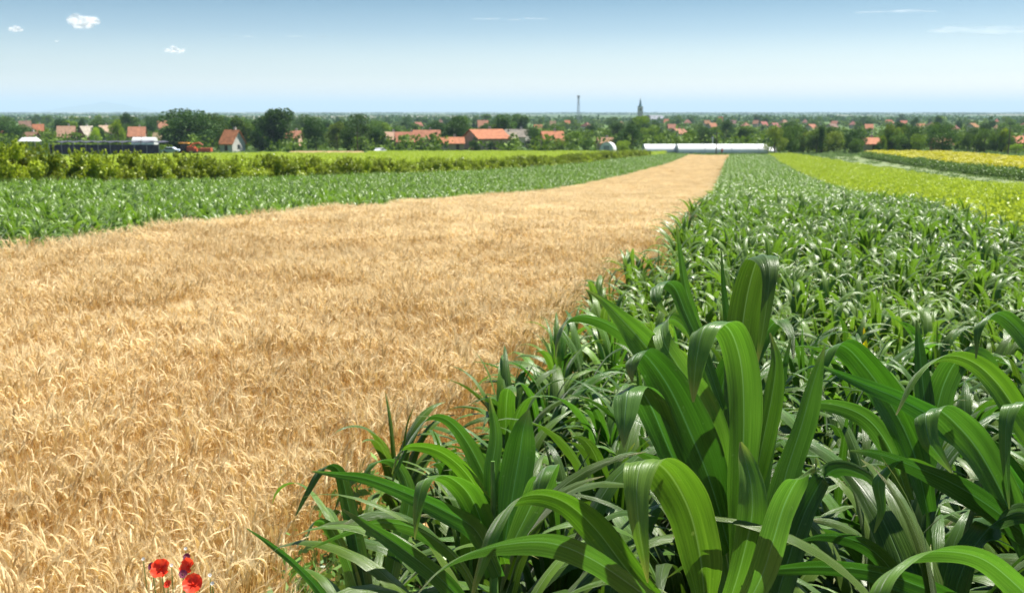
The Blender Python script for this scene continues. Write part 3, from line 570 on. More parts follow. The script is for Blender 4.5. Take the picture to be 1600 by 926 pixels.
# single stalks along the rim
rs = np.random.RandomState(77)
st_me = []
for i in range(10):
    v, q, mi = wheat_stalk(rs, True, H=.9); st_me.append((v, q, np.array(mi)))
sm_me = []
for v, q, mi in st_me:
    sm_me.append((mesh('stem', v, q[mi == 0]), mesh('ear', v, q[mi == 1])))
for i in range(240):
    y = 3.1 + 1.9 * rs.rand() ** 1.3; x = -.5 * y - .1 + (float(WR(y)) + .5 * y + .1) * rs.rand()
    a, b = sm_me[i % 10]; e = empty('wheat_stalk', (x, y, gz(x, y)), rs.rand() * 6.28, 'single ripe wheat stalk standing proud at the near end of the field', 'wheat stalk', 'wheat stalks at the near end of the field')
    e.scale = (1, 1, .97 + .1 * rs.rand()); obj('stem', a, M['straw'], e); obj('ear', b, M['ear'], e)

# ------------------------------------------------------------------ leafy things made of small faces
def cards(P, size, rs, flat=.0, aspect=1.0):
    n = len(P); a = rs.randn(n, 3); a[:, 2] *= (1 - flat); a /= np.linalg.norm(a, axis=1)[:, None]; b = np.cross(a, rs.randn(n, 3)); b /= np.linalg.norm(b, axis=1)[:, None]
    s = (size * (.6 + .8 * rs.rand(n)))[:, None] / 2
    V = np.stack([P - a * s * aspect, P - b * s * .7, P + a * s * aspect, P + b * s * .7], 1).reshape(-1, 3)
    return V, np.arange(4 * n).reshape(-1, 4)
def crown_points(rs, n, clumps, jitter=.25):
    """points gathered near the surface of overlapping clumps: (cx, cy, cz, rx, ry, rz)"""
    cl = np.array(clumps); k = rs.choice(len(cl), n, p=(cl[:, 3] * cl[:, 4]) / (cl[:, 3] * cl[:, 4]).sum())
    d = rs.randn(n, 3); d /= np.linalg.norm(d, axis=1)[:, None]; r = 1 - np.abs(rs.randn(n)) * jitter
    return cl[k, :3] + d * cl[k, 3:] * r[:, None]
def tree_mesh(seed, kind):
    rs = np.random.RandomState(seed); cl = []
    if kind == 'round':
        for _ in range(16):
            a = rs.rand() * 6.28; h = rs.rand(); rr = .42 * math.sin(math.pi * (.22 + .7 * h)) * (.5 + .5 * rs.rand()); q = .14 + .11 * rs.rand()
            cl.append((rr * math.cos(a), rr * math.sin(a), .14 + .72 * h, q, q, q * .7))
    elif kind == 'tall':
        for _ in range(14):
            h = rs.rand(); a = rs.rand() * 6.28; rr = .2 * rs.rand(); q = .10 + .08 * rs.rand()
            cl.append((rr * math.cos(a), rr * math.sin(a), .2 + .7 * h, q, q, q * 1.15))
    else:
        for i in range(10):
            h = i / 9; q = .17 * (1 - h) + .03; cl.append((rs.randn() * .02, rs.randn() * .02, .12 + .84 * h, q, q, .08))
    P = crown_points(rs, 4200, cl); V, Q = cards(P, np.full(len(P), .04), rs); return mesh('crown', V, Q)
crowns = {'round': [tree_mesh(i, 'round') for i in range(6)], 'tall': [tree_mesh(20 + i, 'tall') for i in range(4)], 'spire': [tree_mesh(40 + i, 'spire') for i in range(2)]}
def trunk_mesh(seed):
    rs = np.random.RandomState(seed); m = MB(); m.tube([(0, 0, -.03), (.005, 0, .15), (-.005, .005, .35), (0, 0, .7)], [.026, .02, .016, .006], 7)
    for _ in range(6):
        a = rs.rand() * 6.28; z = .18 + .3 * rs.rand(); l = .2 + .12 * rs.rand()
        m.tube([(0, 0, z), (l * .5 * math.cos(a), l * .5 * math.sin(a), z + l * .4), (l * math.cos(a), l * math.sin(a), z + l * .95)], [.011, .007, .003], 5)
    return m
trunk_me = [trunk_mesh(i).build("trunk", M["bark"]) for i in range(3)]
_tm = [o.data for o in trunk_me]
for o in trunk_me: bpy.data.objects.remove(o)
trng = np.random.RandomState(5); TREES = []
def tree(px, d, top, wpx, label, group=None, kind='round', tint=(1, 1, 1), x=None):
    x = (px - CX) / F * d if x is None else x; z = gz(x, d); ztop = CAMZ - (top - HZ) / F * d; h = ztop - z; wd = wpx * d / F
    e = empty('tree', (x, d, z), trng.rand() * 6.28, label, 'tree', group)
    full = {'round': 1.05, 'tall': .62, 'spire': .4}[kind]; sx = wd / full; e.scale = (sx, sx, h * 1.04)
    o = obj('crown', crowns[kind][trng.randint(len(crowns[kind]))], M['tree'], e); v = .85 + .3 * trng.rand(); o.color = (tint[0] * v, tint[1] * v, tint[2] * v, 1)
    obj('trunk', _tm[trng.randint(3)], M['bark'], e); TREES.append((px, d, wpx)); return e
Y_ = (2.6, 2.1, .9); D_ = (.55, .68, .8); G_ = (1.2, 1.2, 1); O_ = (1.7, 1.35, 1)
for a in [
 (303, 283, 166, 104, 'biggest dark green round tree, behind the red farm machine', 'round', D_),
 (300, 281, 188, 92, 'dark lower crown filling the foot of the biggest tree', 'round', D_),
 (338, 290, 178, 50, 'olive green tree leaning against the biggest tree on its right', 'round', (1, .95, .8)),
 (268, 288, 200, 30, 'low dark tree filling the left foot of the biggest tree', 'round', D_),
 (440, 290, 167, 56, 'tall dark tree with a blunt double top right of the white-walled farmhouse', 'tall', D_),
 (415, 286, 181, 52, 'broad dark tree at the left foot of the blunt double-topped tree', 'round', D_),
 (382, 300, 183, 34, 'thin grey-green tree directly behind the white-walled farmhouse', 'tall', (1, .95, 1)),
 (360, 320, 186, 26, 'thin hazy tree between the biggest tree and the farmhouse roof', 'tall', (1.1, 1, 1)),
 (497, 284, 184, 50, 'dark green rounded tree left of the long olive clump', 'round', D_),
 (530, 283, 190, 44, 'olive green tree in the middle of the clump left of the pale roofs', 'round', O_),
 (562, 281, 179, 60, 'tallest tree of the clump left of the pale roofs', 'round', (.9, .95, .9)),
 (590, 281, 198, 36, 'low dark tree at the right end of the clump beside the pale roofs', 'round', D_),
 (192, 300, 186, 34, 'bright yellow-green tree behind the black net shelter', 'round', (2.2, 1.8, .8)),
 (157, 310, 196, 18, 'small yellow-green tree between two white gables', 'round', (2.7, 2.2, .9)),
 (208, 420, 176, 30, 'dark domed tree rising behind the bright yellow-green one', 'round', D_),
 (246, 430, 178, 26, 'dark tree touching the skyline left of the biggest tree', 'round', D_),
 (25, 330, 187, 44, 'broad dark tree near the left edge', 'round', D_),
 (85, 340, 197, 22, 'yellow-green tree right of the small red-roofed house on the left', 'round', (1.9, 1.6, .8)),
 (107, 430, 183, 26, 'dark tree poking above the long pinkish roof', 'round', D_),
 (138, 440, 183, 16, 'small dark tree on the skyline right of the long pinkish roof', 'round', D_),
 (742, 278, 212, 20, 'dark bushy tree before the left gable of the big orange-roofed house', 'round', D_),
 (768, 279, 220, 14, 'small dark bush-like tree before the big orange-roofed house', 'round', D_),
 (808, 284, 215, 20, 'rounded yellow-green tree right of the big orange-roofed house', 'round', Y_),
 (832, 285, 196, 30, 'dark tree between the grey-roofed house and the plain orange roof', 'round', D_),
 (833, 282, 221, 16, 'low lemon-green bush-like tree right of the rounded yellow-green tree', 'round', Y_),
 (852, 282, 222, 14, 'second low lemon-green tree below the plain orange roof', 'round', Y_),
 (872, 280, 215, 26, 'olive tree below the right end of the plain orange roof', 'round', O_),
 (895, 282, 204, 40, 'wide olive tree left of the small white arched tunnel', 'round', (1.2, 1.15, .9)),
 (918, 280, 216, 26, 'dark rounded tree touching the small white arched tunnel', 'round', (.9, 1, .8)),
 (985, 290, 193, 46, 'big dark tree below the church', 'round', D_),
 (965, 285, 204, 28, 'dark tree left of the big tree below the church', 'round', D_),
 (972, 272, 217, 26, 'yellow-green bushy tree right of the small white arched tunnel', 'round', (1.9, 1.6, .8)),
 (1020, 420, 187, 32, 'dark rounded tree right below the church nave', 'round', D_),
 (1130, 400, 187, 30, 'dark conical tree standing above the greenhouses', 'round', D_),
 (1103, 320, 200, 34, 'wide dark tree behind the middle of the greenhouses', 'round', D_),
 (1075, 330, 200, 26, 'light olive tree behind the left half of the greenhouses', 'round', G_),
 (1206, 258, 196, 44, 'olive tree overhanging the right end of the greenhouses', 'round', O_),
 (1228, 262, 193, 42, 'dark tree next to the right end of the greenhouses', 'round', (.9, .95, .9)),
 (1333, 258, 214, 26, 'round isolated green tree on the near side of the belt', 'round', G_),
 (1367, 258, 222, 14, 'lone dark round bush-like tree standing forward of the belt', 'round', D_),
 (1372, 262, 210, 18, 'yellow-green narrow tree left of the track end', 'round', (2.2, 1.8, .8)),
 (1428, 262, 206, 30, 'light green spreading tree behind the yellow flowers', 'round', (1.7, 1.5, .9)),
 (1465, 264, 192, 56, 'big dark tree over the tan wall behind the yellow flowers', 'round', (.8, .9, .85)),
 (1558, 268, 201, 16, 'yellow tree beside the orange roof at the right edge', 'tall', (3., 2.2, .7)),
 (1580, 262, 222, 22, 'yellow-green bushy tree below the orange roof at the right edge', 'round', (2.2, 1.9, .8)),
 (1278, 262, 198, 14, 'narrow dark cypress-like tree in the right belt', 'tall', D_),
 (1185, 270, 222, 22, 'dark tree on a bare trunk before the greenhouse end', 'round', D_),
 (741, 640, 185, 8, 'tiny pointed dark conifer left of the pink roof', 'spire', D_),
 (1421, 600, 181, 14, 'dark round tree on the skyline, left of three on the right', 'round', D_),
 (1457, 600, 180, 15, 'dark round tree on the skyline, middle of three on the right', 'round', D_),
 (1489, 600, 181, 11, 'dark round tree on the skyline, right of three on the right', 'round', D_),
 (1538, 560, 179, 15, 'dark round tree on the skyline over a pink roof near the right edge', 'round', D_),
 (1570, 480, 190, 22, 'broad dark tree behind the orange roof at the right edge', 'round', D_),
 ]: tree(*a[:5], kind=a[5], tint=a[6], group='trees on the near side of the village')

# ------------------------------------------------------------------ houses
HS = []
def house(px, yr, wpx, d, label, roof=(1, 1, 1), wall=(1, 1, 1), rot=0, depth=8., wh=3.0, hip=0, chimney=True, name='house', ridge_h=None):
    x = (px - CX) / F * d; z = gz(x, d); W = wpx * d / F; top = CAMZ - (yr - HZ) / F * d - z; top = max(top, wh + 1.2)
    rz = R(rot); W = max(4, (W - depth * abs(math.sin(rz))) / max(.3, abs(math.cos(rz))))
    e = empty(name, (x, d, z), rz, label, 'house', 'houses of the village'); HS.append((px, d, wpx, yr))
    wh = min(wh, top * .6); X_, Y2 = W / 2, depth / 2
    wl = MB().box((0, 0, wh / 2 - .2), (W, depth, wh + .4))
    if not hip:
        for s in (-1, 1):                                             # gable triangles with thickness
            V = [(s * X_ - s * .0, -Y2, wh), (s * X_, Y2, wh), (s * X_, 0, top - .12), (s * (X_ - .25), -Y2, wh), (s * (X_ - .25), Y2, wh), (s * (X_ - .25), 0, top - .12)]
            wl.add(V, [(0, 1, 2), (3, 5, 4)]); wl.add(V, [(0, 2, 5, 3), (1, 4, 5, 2), (0, 3, 4, 1)])
    o = wl.build('wall', M['wall'], e); o.color = (*wall, 1)
    ov = .45; k = (top - wh) / Y2; hx = X_ + ov; hy = Y2 + ov; ze = wh - ov * k; hp = hip * Y2; th = .18
    rm_ = MB()
    for s in (-1, 1):
        A = [(-hx, s * hy, ze), (hx, s * hy, ze), (hx - hp, 0, top), (-hx + hp, 0, top)]; B = [(a, b, c + th) for a, b, c in A]
        rm_.add(A + B, [(0, 1, 2, 3), (4, 7, 6, 5), (0, 4, 5, 1), (1, 5, 6, 2), (2, 6, 7, 3), (3, 7, 4, 0)])
    if hip:
        for s in (-1, 1):
            A = [(s * hx, -hy, ze), (s * hx, hy, ze), (s * (hx - hp), 0, top)]; B = [(a, b, c + th) for a, b, c in A]; rm_.add(A + B, [(0, 1, 2), (3, 5, 4)]); rm_.add(A + B, [(0, 3, 4, 1)])
    o = rm_.build('roof', M['roof'], e); o.color = (*roof, 1)
    if chimney: MB().box((X_ * .3, .6, top + .1), (.6, .6, 1.6)).build('chimney', M['wall'], o)
    if d < 420:
        nw = max(1, int(W / 3.2))
        for i in range(nw):
            wx = -X_ + (i + .5) * W / nw
            if i == nw // 2: MB().box((wx, -Y2 - .02, 1.0), (.95, .08, 2.0)).build('door', M['timber'], e)
            else:
                f = MB().box((wx, -Y2 - .02, 1.6), (1.1, .08, 1.2)).build('window', M['wall'], e); MB().box((wx, -Y2 - .06, 1.6), (.9, .06, 1.0)).build('pane', M['glass'], f)
        for s in (-1, 1):
            f = MB().box((s * (X_ + .02), 0, 1.6), (.08, 1.1, 1.2)).build('window', M['wall'], e); MB().box((s * (X_ + .06), 0, 1.6), (.06, .9, 1.0)).build('pane', M['glass'], f)
    return e
P_ = (1.0, 1.08, 1.15); BR_ = (.75, .85, 1.0); PALE = (1.1, 1.7, 2.2); OR = (1.15, 1.05, .9)
for a in [
 (760, 202, 74, 298, 'biggest house, bright orange tiled roof and gable to its left', OR, (.95, .68, .55), 28, 11, 3.6),
 (706, 214, 40, 292, 'low orange-roofed wing joined to the left of the big orange-roofed house', OR, (.9, .7, .55), 6, 7, 2.4),
 (640, 206, 44, 306, 'low house with brownish orange roof behind the tree clump', (.9, .85, .85), (.7, .55, .45), 10, 8, 2.6),
 (615, 206, 22, 318, 'pale cream roof peeping out left of the brownish orange roof', PALE, (1, 1, .95), 20, 7, 3),
 (668, 203, 44, 330, 'long orange-brown roof behind and right of the brownish orange one', (.95, .95, .95), (.8, .7, .6), 8, 8, 3),
 (368, 203, 30, 282, 'small farmhouse with white wall and steep orange roof', (1.25, 1.2, 1), (1.25, 1.28, 1.3), -20, 6, 2.6),
 (862, 205, 36, 300, 'house with plain orange roof half hidden by lemon-green trees', OR, (.9, .75, .6), 8, 8, 3),
 (808, 202, 44, 340, 'grey-roofed long house with a white gable right of the big orange roof', (.65, 1.4, 2.2), (1.1, 1.05, 1.1), -14, 9, 3.4),
 (790, 206, 34, 325, 'beige-roofed low building leaning on the grey-roofed long house', (.8, 1.7, 2.4), (.9, .75, .6), 5, 7, 3),
 (755, 188, 19, 600, 'pink hipped roof on the skyline behind the big orange-roofed house', P_, (1, .9, .9), 10, 9, 3),
 (944, 215, 18, 300, 'small brown-pink roof just above the small white arched tunnel', (.9, 1.2, 1.3), (1, .8, .7), 5, 6, 2.4),
 (50, 189, 20, 430, 'mauve-brown roofed house left behind the white shelter', (.65, .95, 1.3), (.8, .75, .75), 24, 10, 3),
 (70, 194, 12, 450, 'small house with red-orange roof near the left edge', OR, (1, .9, .8), 20, 7, 3),
 (57, 206, 17, 335, 'tan-walled low house just above the white shelter', (.7, 1., 1.2), (1.1, .9, .7), 0, 6, 2.6),
 (113, 197, 34, 360, 'long pinkish-roofed house behind the left end of the black net shelter', (.95, 1.4, 1.7), (1.05, .95, .9), 18, 9, 3),
 (144, 197, 15, 352, 'small house with brick-red wall and white roof edge', (1.2, 2.6, 4), (.75, .3, .2), 50, 7, 3.4),
 (173, 196, 15, 385, 'pale pinkish-white house left of the bright yellow-green tree', (1.2, 2.1, 2.8), (1.2, 1.1, 1.1), 40, 8, 4),
 (222, 198, 30, 385, 'salmon-roofed house right of the bright yellow-green tree', (1.1, 1.15, 1.2), (1, .85, .7), 14, 8, 2.8),
 (258, 207, 14, 330, 'cream low outbuilding left of the biggest dark tree', (1.2, 2.2, 2.4), (1.1, 1, .8), 0, 5, 2),
 (261, 189, 9, 500, 'narrow pink-walled house peeping left of the biggest dark tree', P_, (1.3, .8, .65), 30, 7, 6),
 (464, 210, 12, 340, 'pinkish house seen through the gap right of the blunt double-topped tree', P_, (1.2, .8, .65), 0, 6, 4),
 (5, 204, 12, 330, 'orange roof cut by the left edge', OR, (1, .8, .6), 0, 8, 3),
 (1057, 201, 26, 430, 'pink-roofed pale house above the left part of the greenhouses', P_, (1.15, 1.05, 1), 22, 9, 3),
 (1588, 213, 34, 290, 'wide orange-roofed house at the right edge', OR, (.85, .6, .45), -8, 9, 3),
 (1463, 224, 18, 276, 'tan-walled shed glimpsed under the big dark tree behind the yellow flowers', (.8, .8, .8), (1., .6, .35), 0, 5, 2.6),
 (1353, 220, 16, 285, 'small orange roof between two round trees of the right belt', OR, (1, .8, .6), 0, 7, 2.6),
 ]: house(a[0], a[1], a[2], a[3], a[4], a[5], a[6], a[7], a[8], a[9])
FAR = [(840, 194, 11), (863, 188, 9), (885, 187, 9), (915, 190, 8), (968, 188, 7), (1038, 185, 12), (1046, 193, 13), (1070, 186, 14), (1100, 187, 10), (1108, 191, 14), (1121, 181.5, 10), (1141, 187, 8), (1160, 190, 12), (1176, 187, 13), (1187, 189, 10), (1204, 191, 14), (1219, 186, 16), (1251, 185, 9), (1261, 193, 9), (1293, 192.5, 17), (1297, 188, 9), (1350, 193, 12), (1380, 186, 24), (1403, 187.5, 18), (1430, 192, 12), (1446, 189.5, 16), (1484, 194.5, 11), (1509, 191.5, 13), (1546, 184, 8), (1547, 194, 10), (1588, 191, 13), (1325, 188, 8), (655, 190, 10), (690, 184.5, 9)]
ORD = ['first', 'second', 'third', 'fourth', 'fifth', 'sixth', 'seventh', 'eighth', 'ninth', 'tenth', 'eleventh', 'twelfth', 'thirteenth', 'fourteenth', 'fifteenth', 'sixteenth', 'seventeenth', 'eighteenth', 'nineteenth', 'twentieth', 'twenty-first', 'twenty-second', 'twenty-third', 'twenty-fourth', 'twenty-fifth', 'twenty-sixth', 'twenty-seventh', 'twenty-eighth', 'twenty-ninth']
FAR.sort(); hr = np.random.RandomState(3); kl = kr = 0
for (px, yr, wpx) in FAR:
    d = min(1000, 7.2 * F / (yr - HZ)); q = hr.rand(); big = 'wide' if wpx > 15 else 'small'
    rc, nm = ((OR, 'orange') if q < .4 else (P_, 'pink') if q < .8 else ((.8, .95, 1.1), 'brownish'))
    if px < 990: lab = f'{big} far {nm}-roofed house, {ORD[kl]} from the left of those left of the church'; kl += 1
    else: lab = f'{big} far {nm}-roofed house, {ORD[kr]} to the right of the church'; kr += 1
    house(px, yr + .8, wpx * .8, d, lab, tuple(c * hr.uniform(.5, .95) for c in rc), (1.0, .9, .85), hr.uniform(-35, 35), 8.5, 3.0, hip=.6 if q > .6 else 0, chimney=False)
# random village trees keep clear of the sight lines to the houses
def clear(px, d, wpx, top):
    for hx, hd, hw, hy in HS:
        if d < hd + 6 and abs(px - hx) < (wpx * .8 + hw * .6) / 2 and top < hy + .3: return False
        if abs(d - hd) < 10 and abs(px - hx) < (wpx + hw) / 2: return False
    return True
n = 0
for i in range(900):
    if n >= 30: break
    px = trng.uniform(1215, 1640); d = trng.uniform(262, 300); wpx = trng.uniform(26, 44)
    top = trng.uniform(190, 205)
    if not clear(px, d, wpx, top): continue
    tree(px, d, top, wpx, 'green tree in the dense belt behind the right-hand fields', 'trees of the right-hand belt', tint=[D_, G_, (1, 1, 1), O_][trng.randint(4)]); n += 1
n = 0
for i in range(4000):
    if n >= 214: break
    px = trng.uniform(-90, 1690); d = trng.uniform(300, 1150) if i % 3 else trng.uniform(300, 480); hgt = trng.uniform(6.5, 11); wpx = hgt * trng.uniform(.9, 1.3) / d * F
    if d < 330 and px > 1000: continue
    top = HZ + (CAMZ - (gz((px - CX) / F * d, d) + hgt)) / d * F
    if not clear(px, d, wpx, top): continue
    side = 'left of the big orange-roofed house' if px < 720 else 'between the big orange-roofed house and the church' if px < 985 else 'right of the church'
    tree(px, d, top, wpx, f'green garden tree among the village roofs {side}', 'garden trees ' + side, kind='tall' if trng.rand() < .15 else 'round', tint=[D_, (1, 1, 1), G_, D_, (.8, .9, .9), (1.7, 1.5, .8)][trng.randint(6)]); n += 1
# hedges, bushes and garden growth filling the village
rs = np.random.RandomState(41); PP = []; SZ = []
for i in range(2000):
    d = rs.uniform(268, 1150) if i % 2 else rs.uniform(268, 520); x = rs.uniform(-.66, .66) * d; k = 60; L = rs.uniform(3, 16); hgt = rs.uniform(1.5, 5.2); a = rs.rand() * 3.14; q = rs.rand(k) - .5
    if any(abs(CX + x / d * F - h[0]) < (h[2] + L / d * F) / 2 and abs(d - h[1]) < 9 for h in HS): continue
    if d < 285 and CX + x / d * F > 990 and CX + x / d * F < 1215: continue
    gx, gy = x + q * L * math.cos(a) + rs.randn(k) * .6, d + q * L * math.sin(a) + rs.randn(k) * .6
    PP.append(np.c_[gx, gy, ground(gx, gy) + rs.rand(k) ** .7 * hgt]); SZ.append(np.full(k, .8 + d / 900))
PP = np.concatenate(PP); V, Q = cards(PP, np.concatenate(SZ), rs)
o = obj('undergrowth', mesh('undergrowth', V, Q), M['tree']); o.color = (1.2, 1.1, 1, 1); tag(o, 'hedges, bushes and garden growth between the village trees and houses', 'undergrowth', kind='stuff')
# far-off woods and tree rows on the plain: one mass
rs = np.random.RandomState(31); PP = []; SZ = []
for i in range(520):
    d = rs.uniform(1150, 1700) if i < 230 else rs.uniform(1700, 9000); x = rs.uniform(-.75, .75) * d; L = rs.uniform(15, 60) if i < 230 else rs.uniform(40, 260); k = 110
    q = rs.rand(k) - .5; hgt = rs.uniform(5, 9)
    PP.append(np.c_[x + q * L, d + rs.randn(k) * 6, ground(x + q * L, d) + rs.rand(k) ** .8 * hgt * (.7 + .3 * np.sin(q * 40 + i))]); SZ.append(np.full(k, 2.6 + d / 1500))
PP = np.concatenate(PP); V, Q = cards(PP, np.concatenate(SZ), rs)
o = obj('distant_woods', mesh('distant_woods', V, Q), M['tree']); o.color = (.8, .9, .9, 1); tag(o, 'far-off tree rows and woods on the plain behind the village', 'woods', kind='stuff')

# ------------------------------------------------------------------ shrubs between maize and left crop
def shrub_mesh(seed):
    rs = np.random.RandomState(seed); cl = []
    for _ in range(13):
        a = rs.rand() * 6.28; h = rs.rand(); rr = .5 * rs.rand() ** .6; q = .09 + .11 * rs.rand(); cl.append((rr * math.cos(a), rr * math.sin(a), .2 + .62 * h, q, q, q * .9))
    P = crown_points(rs, 2200, cl, .3)
    for _ in range(12):                                   # shoots that stick out of the top
        a = rs.rand() * 6.28; rr = .4 * rs.rand(); t = rs.rand(14); P = np.r_[P, np.c_[rr * math.cos(a) + t * .06, rr * math.sin(a) + t * .04, .75 + t * (.18 + .12 * rs.rand())]]
    V, Q = cards(P, np.full(len(P), .07), rs); return mesh('foliage', V, Q)
sh_me = [shrub_mesh(i) for i in range(6)]
stem_o = trunk_mesh(9).build('stem', M['bark']); stem_me = stem_o.data; bpy.data.objects.remove(stem_o)
y = 30.; k = 0; rs = np.random.RandomState(8)
while y < 206:
    for row in range(2):
        x = float(SL(y)) - .6 - row * 1.9 + rs.randn() * .2; yy2 = y + rs.randn() * .3
        hgt = np.interp(y, [30, 40, 46, 56, 90, 150, 206], [3.1, 2.9, 2.35, 2.1, 1.95, 1.95, 2.1]) * rs.uniform(.82, 1.12)
        lab = 'yellow-green bushy shrub in the ' + ('front' if row == 0 else 'back') + ' line of the long shrub row above the left maize'
        e = empty('shrub', (x, yy2, gz(x, yy2)), rs.rand() * 6.28, lab, 'shrub', 'shrubs of the ' + ('front' if row == 0 else 'back') + ' line')
        q_ = rs.uniform(1.35, 1.9); e.scale = (q_, q_, hgt); o = obj('foliage', sh_me[k % 6], M['shrub'], e); v = rs.uniform(.75, 1.2); o.color = (v, v, v, 1); k += 1
        obj('stem', stem_me, M['bark'], e)
    y += np.interp(y, [30, 80, 206], [1.5, 1.5, 1.7]) * rs.uniform(.85, 1.15)

# ------------------------------------------------------------------ leafy crops
def clump_mesh(seed, size, n, h, card, flat=.0):
    rs = np.random.RandomState(seed); P = np.c_[(rs.rand(n, 2) - .5) * size, rs.rand(n) ** .6 * h]; V, Q = cards(P, np.full(n, card), rs, flat); return V, Q
BRT = []; GB = 'young plants at the near corner of the bright crop'
for i in range(3):
    V, Q = clump_mesh(300 + i, 1.1, 420, .85, .085); y = 16.5 + i * 1.3; x = float(CR(y)) + .8
    o = obj('leafy_clump', mesh('leafy_clump', V, Q), M['bright'], None, (x, y, gz(x, y))); BRT.append(tag(o, 'clump of bright yellow-green leaves at the near corner of the bright crop', 'leafy clump', GB, 'stuff'))
bs = np.r_[grid_spots(lambda y: CR(y) + .4, BR, 14.8, 60, .7, 21), grid_spots(lambda y: CR(y) + .4, BR, 60, 236, 1.0, 22)]
scatter('bright_crop', on_ground(bs), scl_of(len(bs), .9, 1.2, 3, .8, 1.1), BRT, tilt=.05, seed=15, label='bright yellow-green low crop right of the maize', cat='crop')
ls = grid_spots(lambda y: SL(y) - 85, lambda y: SL(y) - 3.6, 62, 252, 1.25, 23); ls = ls[~((ls[:, 1] > 207) & (ls[:, 0] < -.14 * ls[:, 1]) & (ls[:, 0] > -.225 * ls[:, 1]))]
scatter('left_bright_crop', on_ground(ls), scl_of(len(ls), 1.2, 1.5, 3, .7, .95), BRT, tilt=.05, seed=16, label='bright yellow-green crop behind the shrub row', cat='crop')
# sunflowers
def sunflower_mesh(seed):
    rs = np.random.RandomState(seed); V, Q = clump_mesh(seed, 1.1, 110, 1.25, .2); nf = 26; Vs = [V]; Qs = [Q]; n = len(V); mi = [0] * len(Q)
    for _ in range(nf):
        c = np.array([(rs.rand() - .5) * 1.1, (rs.rand() - .5) * 1.1, 1.2 + .25 * rs.rand()]); nrm = np.array([rs.randn() * .4, -.6 + rs.randn() * .4, .9]); nrm /= np.linalg.norm(nrm)
        a = np.cross(nrm, [1, 0, 0.1]); a /= np.linalg.norm(a); b = np.cross(nrm, a)
        for j in range(8):
            t = j / 8 * 6.283; u = a * math.cos(t) + b * math.sin(t); w_ = np.cross(nrm, u); Vs.append(np.array([c, c + u * .06 - w_ * .028, c + u * .11, c + u * .06 + w_ * .028])); Qs.append(np.array([[0, 1, 2, 3]]) + n); n += 4; mi.append(1)
    return mesh('sunflower_clump', np.concatenate(Vs), np.concatenate(Qs), mi=mi)
SFO = []
for i in range(3):
    y = 84 + i * 1.5; x = float(PR(y)) + 1.2
    o = obj('sunflower_clump', sunflower_mesh(400 + i), [M['dark_leaf'], M['petal_y']], None, (x, y, gz(x, y))); SFO.append(tag(o, 'clump of yellow-headed sunflowers at the rim of the flower field', 'sunflower clump', 'sunflowers at the rim of the flower field', 'stuff'))
ss = grid_spots(lambda y: PR(y) + 1.2, SF, 64, 232, .95, 24, .56, 2)
scatter('sunflower_crop', on_ground(ss), scl_of(len(ss), .95, 1.15, 4, .95, 1.1), SFO, tilt=.04, seed=17, label='field of yellow sunflowers beyond the pale track', cat='sunflowers')
# green rim of the flower field
V, Q = clump_mesh(500, 1.2, 170, 1.15, .17); y = 78; x = float(PR(y)) + .3
ro = obj('weed_clump', mesh('weed_clump', V, Q), M['dark_leaf'], None, (x, y, gz(x, y))); tag(ro, 'dark green leafy clump where the track meets the flower field, at the near end', 'leafy clump', None, 'stuff')
rr = np.arange(66, 232, .8); hp = np.c_[PR(rr) + .3, rr]; 
scatter('field_rim_growth', on_ground(hp), scl_of(len(hp), .9, 1.2, 4, .9, 1.25), [ro], seed=18, label='dark green growth along the near side of the sunflower field', cat='undergrowth')
# meadow grass and pale growth on the track
V, Q = clump_mesh(510, 1.4, 120, .3, .12); M['grass'] = leafy('meadow_grass', (.10, .18, .04), (.2, .3, .08), (.22, .32, .06), .6, .2)
y = 140; x = float(BR(y)) + 3
gr = obj('grass_clump', mesh('grass_clump', V, Q), M['grass'], None, (x, y, gz(x, y))); tag(gr, 'tuft of grass on the pale track beside the bright crop', 'grass tuft', None, 'stuff')
tg = np.r_[grid_spots(lambda y: BR(y) + .5, lambda y: PR(y) - .5, 52, 236, 2.1, 25)]; tg = tg[np.random.RandomState(1).rand(len(tg)) < .3]
mg = grid_spots(SF, lambda y: SF(y) + 60, 100, 245, 1.6, 26, .56, 2)
vg = grid_spots(lambda y: -.6 * y, lambda y: .6 * y, 236, 300, 2.6, 27)
tg = np.r_[tg, mg, vg]
scatter('grass', on_ground(tg), scl_of(len(tg), .9, 1.4, 4, .7, 1.4), [gr], seed=19, label='grass on the track, the meadow and the village edge', cat='grass')

# ------------------------------------------------------------------ weeds, poppies and other flowers
rs = np.random.RandomState(12)
def weed_me(seed):
    rs = np.random.RandomState(seed); m = MB(); P = []
    for _ in range(9):
        a = rs.rand() * 6.28; l = .12 + .2 * rs.rand(); h = .5 + .35 * rs.rand(); b = np.array([(0, 0, 0), (l * .4 * math.cos(a), l * .4 * math.sin(a), h * .6), (l * math.cos(a), l * math.sin(a), h)])
        m.tube(b, [.0025, .002, .001], 5); t = np.linspace(.25, 1, 22); q = cr(b, 60)[(t * 59).astype(int)]; P.append(q + rs.randn(22, 3) * .02)
    P = np.concatenate(P); V, Q = cards(P, np.full(len(P), .034), rs, aspect=1.5); return m, mesh('leaves', V, Q)
wd = [weed_me(i) for i in range(4)]; ws = []
for m_, lv in wd: o = m_.build('stems', M['stalk']); ws.append(o.data); bpy.data.objects.remove(o)
for i in range(34):
    px, py = rs.uniform(470, 640), rs.uniform(770, 960); x, y = hit(px, py, .75); x += .05
    e = empty('weed', (x, y, gz(x, y)), rs.rand() * 6.28, 'small-leaved green weed between the wheat and the nearest maize', 'weed', 'weeds between wheat and maize')
    e.scale = (1, 1, rs.uniform(.85, 1.2)); obj('stems', ws[i % 4], M['stalk'], e); obj('leaves', wd[i % 4][1], M['weed'], e)
